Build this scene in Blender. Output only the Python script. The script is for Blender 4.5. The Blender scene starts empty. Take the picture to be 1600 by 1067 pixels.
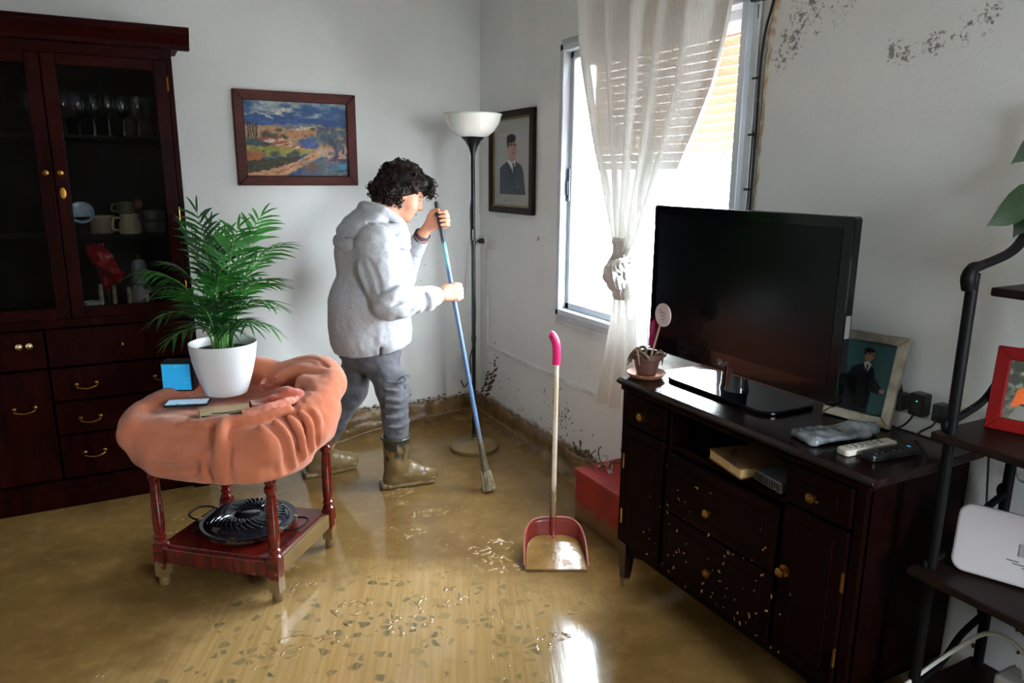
import bpy, bmesh, math, random
import numpy as np
from mathutils import Vector, Matrix

S = bpy.context.scene
COL = S.collection
rng = np.random.default_rng(7)
random.seed(7)

# ------------------------------------------------------------------ camera
CAM = np.array([-2.0269, -4.2166, 1.54])
YAW, PITCH, ROLL, FPX = 0.492213, 0.222337, 0.007368, 1141.43
def cam_axes():
    f = np.array([math.sin(YAW)*math.cos(PITCH), math.cos(YAW)*math.cos(PITCH), -math.sin(PITCH)])
    r = np.array([math.cos(YAW), -math.sin(YAW), 0.0]); u = np.cross(r, f)
    return (r*math.cos(ROLL)+u*math.sin(ROLL), -r*math.sin(ROLL)+u*math.cos(ROLL), f)
_r, _u, _f = cam_axes()
cd = bpy.data.cameras.new('camera'); cam = bpy.data.objects.new('camera', cd); COL.objects.link(cam)
cam.matrix_world = Matrix(((_r[0], _u[0], -_f[0], CAM[0]), (_r[1], _u[1], -_f[1], CAM[1]), (_r[2], _u[2], -_f[2], CAM[2]), (0, 0, 0, 1)))
cd.sensor_fit = 'HORIZONTAL'; cd.sensor_width = 36.0; cd.lens = FPX*36.0/1600.0
cd.clip_start = 0.05; cd.clip_end = 200
S.camera = cam

# ------------------------------------------------------------------ overcast sky, exposure
w = bpy.data.worlds.new('overcast_sky'); S.world = w; w.use_nodes = True
bg = w.node_tree.nodes['Background']
bg.inputs['Color'].default_value = (0.84, 0.93, 1.0, 1); bg.inputs['Strength'].default_value = 42.0
S.view_settings.view_transform = 'Standard'; S.view_settings.look = 'None'
S.view_settings.exposure = 0.35; S.view_settings.gamma = 1.0; S.view_settings.use_curve_mapping = False
S.cycles.use_denoising = True
S.cycles.max_bounces = 10; S.cycles.diffuse_bounces = 6; S.cycles.glossy_bounces = 4
S.cycles.transparent_max_bounces = 16; S.cycles.transmission_bounces = 6
S.cycles.sample_clamp_indirect = 8.0
def portal(name, loc, rot, sx, sy):
    l = bpy.data.lights.new(name, 'AREA'); l.shape = 'RECTANGLE'; l.size = sx; l.size_y = sy
    l.cycles.is_portal = True
    o = bpy.data.objects.new(name, l); COL.objects.link(o); o.location = loc; o.rotation_euler = rot
    return o
portal('window_daylight_portal', (0.20, -1.595, 1.49), (0, math.pi/2, 0), 1.40, 1.30)      # sky through the window
portal('rear_window_daylight_portal', (-0.69, -5.72, 1.42), (math.pi/2, 0, 0), 0.80, 1.05)   # sky through the small window behind the camera

# ------------------------------------------------------------------ helpers: colour and materials
def lin(c):
    c = np.asarray(c, float)/255.0
    return np.where(c <= 0.04045, c/12.92, ((c+0.055)/1.055)**2.4)
def rgba(c):
    l = lin(c); return (float(l[0]), float(l[1]), float(l[2]), 1.0)
MUD = (146, 112, 60)
MATS = {}
class NT:
    def __init__(s, name):
        s.m = bpy.data.materials.new(name); s.m.use_nodes = True
        s.t = s.m.node_tree; s.t.nodes.clear()
        s.out = s.n('ShaderNodeOutputMaterial')
    def n(s, typ, **kw):
        nd = s.t.nodes.new(typ)
        for k, v in kw.items(): setattr(nd, k, v)
        return nd
    def l(s, a, b): s.t.links.new(a, b)
    def val(s, sock, v):
        if hasattr(v, 'is_output') or isinstance(v, bpy.types.NodeSocket): s.l(v, sock)
        else: sock.default_value = v
    def math(s, op, a, b=None, clamp=False):
        nd = s.n('ShaderNodeMath', operation=op, use_clamp=clamp); s.val(nd.inputs[0], a)
        if b is not None: s.val(nd.inputs[1], b)
        return nd.outputs[0]
    def noise(s, vec, scale, detail=3, rough=0.55, out='Fac', dist=0):
        nd = s.n('ShaderNodeTexNoise'); s.l(vec, nd.inputs['Vector']); nd.inputs['Scale'].default_value = scale
        nd.inputs['Detail'].default_value = detail; nd.inputs['Roughness'].default_value = rough; nd.inputs['Distortion'].default_value = dist
        return nd.outputs[out]
    def mapr(s, v, a, b, c=0.0, d=1.0, smooth=True):
        nd = s.n('ShaderNodeMapRange', interpolation_type='SMOOTHSTEP' if smooth else 'LINEAR'); s.val(nd.inputs['Value'], v)
        for k, x in zip(('From Min', 'From Max', 'To Min', 'To Max'), (a, b, c, d)): s.val(nd.inputs[k], x)
        return nd.outputs['Result']
    def mix(s, fac, a, b):
        nd = s.n('ShaderNodeMix', data_type='RGBA'); s.val(nd.inputs['Factor'], fac)
        s.val(nd.inputs[6], a); s.val(nd.inputs[7], b); return nd.outputs[2]
    def obj(s, stretch=(1, 1, 1), rot=(0, 0, 0)):
        tc = s.n('ShaderNodeTexCoord'); mp = s.n('ShaderNodeMapping'); s.l(tc.outputs['Object'], mp.inputs['Vector'])
        mp.inputs['Scale'].default_value = stretch; mp.inputs['Rotation'].default_value = rot; return mp.outputs['Vector']
    def pos(s): return s.n('ShaderNodeNewGeometry').outputs['Position']
    def sep(s, v):
        nd = s.n('ShaderNodeSeparateXYZ'); s.l(v, nd.inputs[0]); return nd.outputs
    def bump(s, h, strength=0.3, dist=0.01, normal=None):
        nd = s.n('ShaderNodeBump'); s.l(h, nd.inputs['Height']); nd.inputs['Strength'].default_value = strength
        nd.inputs['Distance'].default_value = dist
        if normal is not None: s.l(normal, nd.inputs['Normal'])
        return nd.outputs['Normal']
    def bsdf(s, col, rough=0.5, metal=0.0, spec=0.5, coat=0.0, coat_rough=0.1, normal=None, emit=None, estr=0.0, sub=0.0, sheen=0.0):
        b = s.n('ShaderNodeBsdfPrincipled'); s.val(b.inputs['Base Color'], col); s.val(b.inputs['Roughness'], rough)
        s.val(b.inputs['Metallic'], metal); s.val(b.inputs['Specular IOR Level'], spec)
        b.inputs['Coat Weight'].default_value = coat; b.inputs['Coat Roughness'].default_value = coat_rough
        if sub: b.inputs['Subsurface Weight'].default_value = sub; b.inputs['Subsurface Radius'].default_value = (0.012, 0.005, 0.003); b.inputs['Subsurface Scale'].default_value = 1.0
        if sheen: b.inputs['Sheen Weight'].default_value = sheen
        if emit is not None: s.val(b.inputs['Emission Color'], emit); b.inputs['Emission Strength'].default_value = estr
        if normal is not None: s.l(normal, b.inputs['Normal'])
        return b.outputs['BSDF']
    def done(s, sh):
        s.l(sh, s.out.inputs['Surface']); return s.m

def mat(name, col, rough=0.5, col2=None, vscale=6.0, stretch=(1, 1, 1), bump=0.0, bscale=60.0, bdist=0.004, metal=0.0,
        spec=0.5, coat=0.0, coat_rough=0.1, emit=0.0, sub=0.0, sheen=0.0, mud=None, vcol=False):
    """plain procedural material; mud=(z_full, z_none, amount) cakes mud on below a height"""
    if name in MATS: return MATS[name]
    t = NT(name); v = t.obj(stretch); c = rgba(col)
    if vcol:
        at = t.n('ShaderNodeVertexColor', layer_name='Col'); csock = at.outputs['Color']
    else:
        c2 = rgba(col2) if col2 is not None else tuple(x*0.8 for x in c[:3])+(1,)
        csock = t.mix(t.mapr(t.noise(v, vscale, 4), 0.35, 0.65), c, c2)
    rs = rough
    if mud:
        z = t.sep(t.pos())[2]; nz = t.noise(t.pos(), 22, 5, 0.65)
        base = t.mapr(z, mud[0], mud[1], 1.0, 0.0, smooth=False)
        f = t.mapr(t.math('ADD', base, t.math('MULTIPLY', t.math('SUBTRACT', nz, 0.5), 1.6)), 0.45, 0.6, 0.0, mud[2])
        csock = t.mix(f, csock, t.mix(t.noise(t.pos(), 9), rgba((98, 78, 46)), rgba((136, 110, 68))))
        rs = t.mapr(f, 0, 1, rough, 0.45, smooth=False)
    nrm = t.bump(t.noise(v, bscale, 4), bump, bdist) if bump else None
    m = t.done(t.bsdf(csock, rs, metal, spec, coat, coat_rough, nrm, emit=csock if emit else None, estr=emit, sub=sub, sheen=sheen))
    MATS[name] = m; return m

# ------------------------------------------------------------------ helpers: objects
def rootloc(o):
    while o.parent is not None: o = o.parent
    return np.array(o.location)
def tag(o, label=None, cat=None, group=None, kind=None):
    if label: o['label'] = label
    if cat: o['category'] = cat
    if group: o['group'] = group
    if kind: o['kind'] = kind
    return o
def thing(name, label, cat, loc=(0, 0, 0), rz=0.0, group=None):
    o = bpy.data.objects.new(name, None); COL.objects.link(o); o.location = loc; o.rotation_euler = (0, 0, rz)
    o.empty_display_size = 0.05
    return tag(o, label, cat, group)
def mk(name, V, F, m, parent=None, smooth=False, world=False, bevel=0.0, sharp=42, loc=None):
    V = np.asarray(V, float)
    if world and parent is not None: V = V-rootloc(parent)
    if loc is not None: V = V-np.asarray(loc, float)
    me = bpy.data.meshes.new(name)
    if isinstance(F, np.ndarray):
        nf, k = F.shape
        me.vertices.add(len(V)); me.vertices.foreach_set('co', V.astype(np.float32).ravel())
        me.loops.add(nf*k); me.loops.foreach_set('vertex_index', F.astype(np.int32).ravel())
        me.polygons.add(nf); me.polygons.foreach_set('loop_start', np.arange(0, nf*k, k, dtype=np.int32))
        me.update(calc_edges=True); me.validate()
    else:
        me.from_pydata([tuple(v) for v in V], [], [tuple(int(i) for i in f) for f in F]); me.update()
    if smooth:
        me.polygons.foreach_set('use_smooth', np.ones(len(me.polygons), bool))
        if sharp: me.set_sharp_from_angle(angle=math.radians(sharp))
    o = bpy.data.objects.new(name, me); COL.objects.link(o)
    if m is not None: me.materials.append(m)
    if parent is not None: o.parent = parent
    if loc is not None: o.location = loc
    if bevel:
        b = o.modifiers.new('bevel', 'BEVEL'); b.width = bevel; b.segments = 2; b.limit_method = 'ANGLE'; b.angle_limit = math.radians(40)
        if hasattr(b, 'harden_normals'): b.harden_normals = False
    return o
def spline(pts, n=6):
    P = np.asarray(pts, float)
    if len(P) < 3: return P
    Q = np.vstack([2*P[0]-P[1], P, 2*P[-1]-P[-2]]); out = []
    for i in range(1, len(Q)-2):
        a, b, c, d = Q[i-1], Q[i], Q[i+1], Q[i+2]
        for t in np.linspace(0, 1, n, endpoint=False):
            out.append(0.5*((2*b)+(-a+c)*t+(2*a-5*b+4*c-d)*t*t+(-a+3*b-3*c+d)*t**3))
    out.append(P[-1]); return np.array(out)
def basis(d, up=(0, 0, 1)):
    d = np.asarray(d, float); d = d/np.linalg.norm(d); up = np.asarray(up, float)
    if abs(d@up) > 0.98*np.linalg.norm(up): up = np.array([1.0, 0, 0])
    a = np.cross(up, d); a /= np.linalg.norm(a); return a, np.cross(d, a), d
class MB:
    def __init__(s): s.V = []; s.F = []; s.n = 0
    def raw(s, V, F):
        V = np.asarray(V, float); s.V.append(V); s.F += [tuple(int(i)+s.n for i in f) for f in F]; s.n += len(V); return s
    def box(s, lo, hi):
        (a, b, c), (d, e, f) = lo, hi
        V = [(a, b, c), (d, b, c), (d, e, c), (a, e, c), (a, b, f), (d, b, f), (d, e, f), (a, e, f)]
        return s.raw(V, [(0, 3, 2, 1), (4, 5, 6, 7), (0, 1, 5, 4), (1, 2, 6, 5), (2, 3, 7, 6), (3, 0, 4, 7)])
    def obox(s, c, half, ax=None):
        ax = np.eye(3) if ax is None else np.asarray(ax, float); h = np.asarray(half, float)
        q = np.array([(-1, -1, -1), (1, -1, -1), (1, 1, -1), (-1, 1, -1), (-1, -1, 1), (1, -1, 1), (1, 1, 1), (-1, 1, 1)])*h
        return s.raw(np.asarray(c, float)+q@ax, [(0, 3, 2, 1), (4, 5, 6, 7), (0, 1, 5, 4), (1, 2, 6, 5), (2, 3, 7, 6), (3, 0, 4, 7)])
    def tube(s, pts, r, n=8, sm=0, cap=True, closed=False):
        P = spline(pts, sm) if sm else np.asarray(pts, float); m = len(P)
        R = np.full(m, float(r)) if np.isscalar(r) else np.interp(np.linspace(0, 1, m), np.linspace(0, 1, len(r)), r)
        T = np.gradient(P, axis=0)
        if closed: T = np.roll(P, -1, 0)-np.roll(P, 1, 0)
        T /= np.linalg.norm(T, axis=1)[:, None]+1e-12
        a, b, _ = basis(T[0]); V = []
        for i in range(m):
            a = a-T[i]*(a@T[i]); a /= np.linalg.norm(a)+1e-12; b = np.cross(T[i], a)
            for k in range(n):
                th = 2*math.pi*k/n; V.append(P[i]+R[i]*(a*math.cos(th)+b*math.sin(th)))
        F = []
        for i in range(m if closed else m-1):
            j = (i+1) % m
            for k in range(n): F.append((i*n+k, i*n+(k+1) % n, j*n+(k+1) % n, j*n+k))
        if cap and not closed: F.append(tuple(range(n-1, -1, -1))); F.append(tuple((m-1)*n+k for k in range(n)))
        return s.raw(V, F)
    def lathe(s, prof, c=(0, 0, 0), n=32, ax=None, cap=True):
        ax = np.eye(3) if ax is None else np.asarray(ax, float); V = []
        for r, z in prof:
            for k in range(n):
                th = 2*math.pi*k/n; V.append(np.asarray(c)+ax[0]*r*math.cos(th)+ax[1]*r*math.sin(th)+ax[2]*z)
        F = []; m = len(prof)
        for i in range(m-1):
            for k in range(n): F.append((i*n+k, i*n+(k+1) % n, (i+1)*n+(k+1) % n, (i+1)*n+k))
        if cap:
            if prof[0][0] > 1e-6: F.append(tuple(range(n-1, -1, -1)))
            if prof[-1][0] > 1e-6: F.append(tuple((m-1)*n+k for k in range(n)))
        return s.raw(V, F)
    def prism(s, poly, o, ex, ey, ez, t0, t1):
        """polygon in the (ex,ey) plane at o, extruded along ez from t0 to t1"""
        o, ex, ey, ez = (np.asarray(q, float) for q in (o, ex, ey, ez)); n = len(poly)
        V = [o+ex*a+ey*b+ez*t0 for a, b in poly]+[o+ex*a+ey*b+ez*t1 for a, b in poly]
        F = [tuple(range(n-1, -1, -1)), tuple(range(n, 2*n))]+[(i, (i+1) % n, n+(i+1) % n, n+i) for i in range(n)]
        return s.raw(V, F)
    def ell(s, c, r, n=16, m=10, ax=None):
        ax = np.eye(3) if ax is None else np.asarray(ax, float); V = []; F = []
        for i in range(m+1):
            ph = math.pi*i/m
            for k in range(n):
                th = 2*math.pi*k/n
                q = np.array([r[0]*math.sin(ph)*math.cos(th), r[1]*math.sin(ph)*math.sin(th), -r[2]*math.cos(ph)]); V.append(np.asarray(c)+q@ax)
        for i in range(m):
            for k in range(n): F.append((i*n+k, i*n+(k+1) % n, (i+1)*n+(k+1) % n, (i+1)*n+k))
        return s.raw(V, F)
    def grid(s, f, nu, nv, wrap=False):
        V = [f(i/(nu if wrap else nu-1), j/(nv-1)) for j in range(nv) for i in range(nu)]; F = []
        for j in range(nv-1):
            for i in range(nu if wrap else nu-1):
                i2 = (i+1) % nu; F.append((j*nu+i, j*nu+i2, (j+1)*nu+i2, (j+1)*nu+i))
        return s.raw(V, F)
    def build(s, name, m, parent=None, smooth=False, world=False, bevel=0.0, sharp=42, loc=None):
        return mk(name, np.vstack(s.V), s.F, m, parent, smooth, world, bevel, sharp, loc)
def rrect(w, h, r, n=5):
    out = []
    for cx, cy, a0 in ((w/2-r, h/2-r, 0), (-w/2+r, h/2-r, 90), (-w/2+r, -h/2+r, 180), (w/2-r, -h/2+r, 270)):
        for i in range(n+1):
            a = math.radians(a0+90*i/n); out.append((cx+r*math.cos(a), cy+r*math.sin(a)))
    return out
def clone(o, dloc, parent=None):
    c = o.copy(); COL.objects.link(c); c.location = tuple(np.array(o.location)+np.asarray(dloc, float))
    if parent is not None: c.parent = parent
    return c
def clone_tree(root, loc, rz=None, label=None):
    r = root.copy(); COL.objects.link(r); r.location = loc
    if rz is not None: r.rotation_euler = (0, 0, rz)
    if label: r['label'] = label
    for ch in root.children:
        c = ch.copy(); COL.objects.link(c); c.parent = r
        for g in ch.children:
            d = g.copy(); COL.objects.link(d); d.parent = c
    return r

# ------------------------------------------------------------------ helpers: signed-distance modelling for soft shapes
def vnoise(P, seed=0):
    I = np.floor(P).astype(np.int64); f = P-I; u = f*f*(3-2*f); r = 0
    def h(x, y, z):
        n = (x*374761393+y*668265263+z*2147483647+seed*1274126177) & 0xffffffff
        n = ((n ^ (n >> 13))*1274126177) & 0xffffffff; n = (n ^ (n >> 16)) & 0xffff
        return n/65535.0
    for dx in (0, 1):
        for dy in (0, 1):
            for dz in (0, 1):
                wgt = (u[:, 0] if dx else 1-u[:, 0])*(u[:, 1] if dy else 1-u[:, 1])*(u[:, 2] if dz else 1-u[:, 2])
                r = r+wgt*h(I[:, 0]+dx, I[:, 1]+dy, I[:, 2]+dz)
    return r*2-1
class Vol:
    def __init__(s, lo, hi, h):
        s.h = h; s.lo = np.asarray(lo, float)-2*h; s.n = np.ceil((np.asarray(hi)-np.asarray(lo))/h).astype(int)+5
        s.f = np.full(tuple(s.n), 1.0, np.float32)
    def _grid(s, lo, hi):
        a = np.clip(np.floor((np.asarray(lo)-s.lo)/s.h).astype(int), 0, s.n); b = np.clip(np.ceil((np.asarray(hi)-s.lo)/s.h).astype(int)+1, 0, s.n)
        sl = tuple(slice(i, j) for i, j in zip(a, b))
        g = [(s.lo[k]+s.h*np.arange(a[k], b[k])).astype(np.float32) for k in range(3)]
        return sl, g[0][:, None, None], g[1][None, :, None], g[2][None, None, :]
    def _comb(s, sl, d, k, neg=False):
        A = s.f[sl]
        if neg:
            A = -A
        k = max(k, 1e-5); hh = np.clip(0.5+0.5*(d-A)/k, 0, 1); r = d+(A-d)*hh-k*hh*(1-hh)
        s.f[sl] = -r if neg else r
    def cap(s, a, b, ra, rb=None, k=0.02, neg=False, sq=None):
        rb = ra if rb is None else rb; a = np.asarray(a, float); b = np.asarray(b, float); m = max(ra, rb)+k+3*s.h
        sl, X, Y, Z = s._grid(np.minimum(a, b)-m, np.maximum(a, b)+m)
        if 0 in s.f[sl].shape: return s
        ab = b-a; L = max(ab@ab, 1e-12)
        t = np.clip(((X-a[0])*ab[0]+(Y-a[1])*ab[1]+(Z-a[2])*ab[2])/L, 0, 1)
        dx, dy, dz = X-a[0]-ab[0]*t, Y-a[1]-ab[1]*t, Z-a[2]-ab[2]*t
        d = np.sqrt(dx*dx+dy*dy+dz*dz)-(ra+(rb-ra)*t)
        s._comb(sl, d, k, neg); return s
    def poly(s, pts, r, k=0.02, neg=False, sm=0):
        P = spline(pts, sm) if sm else np.asarray(pts, float)
        R = np.full(len(P), float(r)) if np.isscalar(r) else np.interp(np.linspace(0, 1, len(P)), np.linspace(0, 1, len(r)), r)
        for i in range(len(P)-1): s.cap(P[i], P[i+1], R[i], R[i+1], k, neg)
        return s
    def ell(s, c, r, k=0.02, ax=None, neg=False):
        c = np.asarray(c, float); r = np.asarray(r, float); ax = np.eye(3) if ax is None else np.asarray(ax, float); m = np.abs(ax.T)@r+k+3*s.h
        sl, X, Y, Z = s._grid(c-m, c+m)
        if 0 in s.f[sl].shape: return s
        q = [((X-c[0])*ax[i][0]+(Y-c[1])*ax[i][1]+(Z-c[2])*ax[i][2]) for i in range(3)]
        k0 = np.sqrt(sum((q[i]/r[i])**2 for i in range(3))); k1 = np.sqrt(sum((q[i]/r[i]**2)**2 for i in range(3)))+1e-9
        s._comb(sl, k0*(k0-1)/k1, k, neg); return s
    def box(s, c, half, rnd=0.01, k=0.02, ax=None, neg=False):
        c = np.asarray(c, float); hf = np.asarray(half, float); ax = np.eye(3) if ax is None else np.asarray(ax, float); m = np.abs(ax.T)@hf+k+3*s.h
        sl, X, Y, Z = s._grid(c-m, c+m)
        if 0 in s.f[sl].shape: return s
        q = [np.abs((X-c[0])*ax[i][0]+(Y-c[1])*ax[i][1]+(Z-c[2])*ax[i][2])-(hf[i]-rnd) for i in range(3)]
        d = np.sqrt(sum(np.maximum(e, 0)**2 for e in q))+np.minimum(np.maximum(np.maximum(q[0], q[1]), q[2]), 0)-rnd
        s._comb(sl, d, k, neg); return s
    def cut(s, p, nrm, k=0.003):
        """remove everything on the side the normal points to"""
        nrm = np.asarray(nrm, float); nrm = nrm/np.linalg.norm(nrm); sl, X, Y, Z = s._grid(s.lo, s.lo+s.h*s.n)
        d = -((X-p[0])*nrm[0]+(Y-p[1])*nrm[1]+(Z-p[2])*nrm[2]); A = -s.f
        hh = np.clip(0.5+0.5*(d-A)/k, 0, 1); s.f = (-(d+(A-d)*hh-k*hh*(1-hh))).astype(np.float32); return s
    def warp(s, fn, band=0.05):
        idx = np.argwhere(np.abs(s.f) < band); P = s.lo+s.h*idx
        s.f[idx[:, 0], idx[:, 1], idx[:, 2]] += fn(P).astype(np.float32); return s
    def mesh(s):
        f = s.f; neg = f < 0
        c = np.zeros(tuple(np.array(f.shape)-1), np.int8)
        for dx in (0, 1):
            for dy in (0, 1):
                for dz in (0, 1): c += neg[dx:f.shape[0]-1+dx, dy:f.shape[1]-1+dy, dz:f.shape[2]-1+dz]
        I = np.argwhere((c > 0) & (c < 8)); vid = np.full(c.shape, -1, np.int32); vid[I[:, 0], I[:, 1], I[:, 2]] = np.arange(len(I))
        acc = np.zeros((len(I), 3)); cnt = np.zeros(len(I)); cor = [(x, y, z) for x in (0, 1) for y in (0, 1) for z in (0, 1)]
        for a in cor:
            for ax in range(3):
                if a[ax]: continue
                b = list(a); b[ax] = 1
                fa = f[I[:, 0]+a[0], I[:, 1]+a[1], I[:, 2]+a[2]]; fb = f[I[:, 0]+b[0], I[:, 1]+b[1], I[:, 2]+b[2]]
                msk = (fa < 0) != (fb < 0); t = np.where(msk, fa/np.where(msk, fa-fb, 1), 0)
                q = np.array(a, float)[None, :].repeat(len(I), 0); q[:, ax] += t
                acc += q*msk[:, None]; cnt += msk
        V = s.lo+s.h*(I+acc/cnt[:, None]); F = []
        for ax in range(3):
            sa = [slice(None)]*3; sb = [slice(None)]*3; sa[ax] = slice(0, -1); sb[ax] = slice(1, None)
            E = np.argwhere(neg[tuple(sa)] != neg[tuple(sb)]); u, v = [(1, 2), (2, 0), (0, 1)][ax]
            E = E[(E[:, u] > 0) & (E[:, v] > 0) & (E[:, u] < c.shape[u]) & (E[:, v] < c.shape[v])]
            def at(du, dv):
                q = E.copy(); q[:, u] -= du; q[:, v] -= dv; return vid[q[:, 0], q[:, 1], q[:, 2]]
            Q = np.stack([at(1, 1), at(0, 1), at(0, 0), at(1, 0)], 1)
            fl = ~neg[E[:, 0], E[:, 1], E[:, 2]]; Q[fl] = Q[fl][:, ::-1]; F.append(Q)
        F = np.vstack(F); F = F[(F >= 0).all(1)]
        return V, F
    def build(s, name, m, parent=None, world=True, relax=1, loc=None):
        V, F = s.mesh()
        for _ in range(relax):
            A = np.zeros_like(V); C = np.zeros(len(V))
            for i in range(4):
                j = F[:, (i+1) % 4]; k = F[:, i]
                np.add.at(A, k, V[j]); np.add.at(C, k, 1); np.add.at(A, j, V[k]); np.add.at(C, j, 1)
            V = V*0.5+0.5*A/np.maximum(C, 1)[:, None]
        return mk(name, V, F, m, parent, True, world, 0, 0, loc)
def fbm(P, sc, seed=0, oct=3):
    return sum(vnoise(P*sc*2**i, seed+i)/2**i for i in range(oct))

# ------------------------------------------------------------------ helpers: flat print painted into a colour attribute
class Canvas:
    def __init__(s, w, h, base):
        s.w, s.h = w, h; s.A = np.ones((h, w, 3))*np.asarray(base, float)
        s.X, s.Y = np.meshgrid(np.linspace(0, 1, w), np.linspace(0, 1, h))
        s.asp = w/h
    def nz(s, sx, sy, seed=0, oct=3):
        P = np.stack([s.X.ravel()*sx, s.Y.ravel()*sy, np.full(s.w*s.h, 0.5)], 1); return fbm(P, 1.0, seed, oct).reshape(s.h, s.w)
    def put(s, m, col):
        m = np.clip(m, 0, 1)[..., None]; s.A = s.A*(1-m)+np.asarray(col, float)*m; return s
    def ell(s, cx, cy, rx, ry, col, soft=0.1, op=1.0, ang=0.0):
        dx, dy = s.X-cx, s.Y-cy; c, q = math.cos(ang), math.sin(ang)
        d = np.sqrt(((dx*c+dy*q)/rx)**2+((-dx*q+dy*c)/ry)**2); return s.put(np.clip((1-d)/soft+0.5, 0, 1)*op, col)
    def poly(s, pts, col, op=1.0):
        ins = np.zeros((s.h, s.w), bool); n = len(pts)
        for i in range(n):
            (x1, y1), (x2, y2) = pts[i], pts[(i+1) % n]
            if y1 == y2: continue
            ins ^= ((y1 > s.Y) != (y2 > s.Y)) & (s.X < (x2-x1)*(s.Y-y1)/(y2-y1)+x1)
        return s.put(ins*op, col)
    def line(s, pts, wd, col, op=1.0):
        D = np.full((s.h, s.w), 9.0)
        for (x1, y1), (x2, y2) in zip(pts[:-1], pts[1:]):
            ax, ay = (x2-x1)*s.asp, y2-y1; px, py = (s.X-x1)*s.asp, s.Y-y1; t = np.clip((px*ax+py*ay)/(ax*ax+ay*ay+1e-9), 0, 1)
            D = np.minimum(D, np.hypot(px-ax*t, py-ay*t))
        return s.put(np.clip((wd-D)/(wd*0.5)+0.3, 0, 1)*op, col)
    def build(s, name, m, parent, o, ex, ey):
        """o = top-left corner, ex along the width, ey down the height (full extents)"""
        o, ex, ey = (np.asarray(q, float) for q in (o, ex, ey))
        V = o+s.X.reshape(-1, 1)*ex+s.Y.reshape(-1, 1)*ey
        i = np.arange(s.w*s.h).reshape(s.h, s.w); F = np.stack([i[1:, :-1].ravel(), i[1:, 1:].ravel(), i[:-1, 1:].ravel(), i[:-1, :-1].ravel()], 1)
        ob = mk(name, V, F, m, parent)
        ca = ob.data.color_attributes.new('Col', 'FLOAT_COLOR', 'POINT')
        L = np.concatenate([lin(s.A.reshape(-1, 3)), np.ones((s.w*s.h, 1))], 1); ca.data.foreach_set('color', L.astype(np.float32).ravel())
        return ob
# ================================================================== THE SETTING
WX0, WY0, ZC = -3.9, -5.5, 2.72          # far walls behind the camera, ceiling height
WIN = (-2.215, -0.985, 0.835, 2.165)      # window opening on the right wall: y0, y1, z0, z1
DOOR = (-1.00, -0.37, 1.91, 0.93)          # small window in the wall behind the camera: x0, x1, top, sill

def floor_material():
    t = NT('muddy_terrazzo'); P = t.pos(); mp = t.n('ShaderNodeMapping'); t.l(P, mp.inputs['Vector'])
    n1 = t.noise(P, 2.6, 5, 0.6); n2 = t.noise(P, 14, 4, 0.6)
    mud = t.mix(t.mapr(n1, 0.3, 0.7), rgba((130, 102, 58)), rgba((110, 84, 46)))
    mud = t.mix(t.mapr(n2, 0.45, 0.75, 0, 0.35), mud, rgba((156, 126, 80)))
    # where the broom has been: thinner mud, terrazzo showing through
    sub = t.n('ShaderNodeVectorMath', operation='SUBTRACT'); t.l(P, sub.inputs[0]); sub.inputs[1].default_value = (-1.50, -2.22, 0)
    rot = t.n('ShaderNodeMapping'); t.l(sub.outputs[0], rot.inputs['Vector']); rot.inputs['Rotation'].default_value = (0, 0, math.radians(25)); rot.inputs['Scale'].default_value = (1/0.82, 1/0.66, 1)
    ln = t.n('ShaderNodeVectorMath', operation='LENGTH'); t.l(rot.outputs[0], ln.inputs[0])
    wip = t.mapr(t.math('ADD', ln.outputs['Value'], t.math('MULTIPLY', t.math('SUBTRACT', n1, 0.5), 0.9)), 1.18, 0.72)
    # broom streaks
    st = t.n('ShaderNodeMapping'); t.l(P, st.inputs['Vector']); st.inputs['Rotation'].default_value = (0, 0, math.radians(-66)); st2 = t.n('ShaderNodeMapping'); t.l(st.outputs[0], st2.inputs['Vector']); st2.inputs['Scale'].default_value = (1.0, 26, 1)
    streak = t.noise(st2.outputs[0], 2.2, 5, 0.65)
    tan = t.mix(t.mapr(streak, 0.3, 0.7), rgba((162, 130, 80)), rgba((180, 149, 101)))
    vo = t.n('ShaderNodeTexVoronoi', feature='DISTANCE_TO_EDGE'); t.l(P, vo.inputs['Vector']); vo.inputs['Scale'].default_value = 25; vo.inputs['Randomness'].default_value = 1.0
    vc = t.n('ShaderNodeTexVoronoi', feature='F1'); t.l(P, vc.inputs['Vector']); vc.inputs['Scale'].default_value = 25; vc.inputs['Randomness'].default_value = 1.0
    cc = t.n('ShaderNodeSeparateColor'); t.l(vc.outputs['Color'], cc.inputs[0])
    chip = t.math('MULTIPLY', t.mapr(vo.outputs['Distance'], 0.07, 0.20), t.mapr(cc.outputs[0], 0.58, 0.62))
    chip = t.math('MULTIPLY', chip, t.mapr(cc.outputs[1], 0, 1, 0.35, 1.0))
    chip = t.math('MULTIPLY', chip, t.mapr(streak, 0.35, 0.6, 0.35, 1.0))
    tan = t.mix(t.math('MULTIPLY', chip, t.mapr(wip, 0.2, 0.9)), tan, rgba((100, 93, 68)))
    col = t.mix(wip, mud, tan)
    h = t.math('MULTIPLY', n2, 0.008)
    h = t.math('ADD', h, t.math('MULTIPLY', t.math('MULTIPLY', streak, t.math('ADD', t.math('MULTIPLY', wip, 0.7), 0.18)), 0.040))
    h = t.math('ADD', h, t.math('MULTIPLY', t.noise(P, 4, 2), 0.02))
    nrm = t.bump(h, 1.0, 0.012)
    rough = t.mapr(n1, 0.2, 0.8, 0.035, 0.11)
    return t.done(t.bsdf(col, rough, 0, 0.42, normal=nrm))

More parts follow.
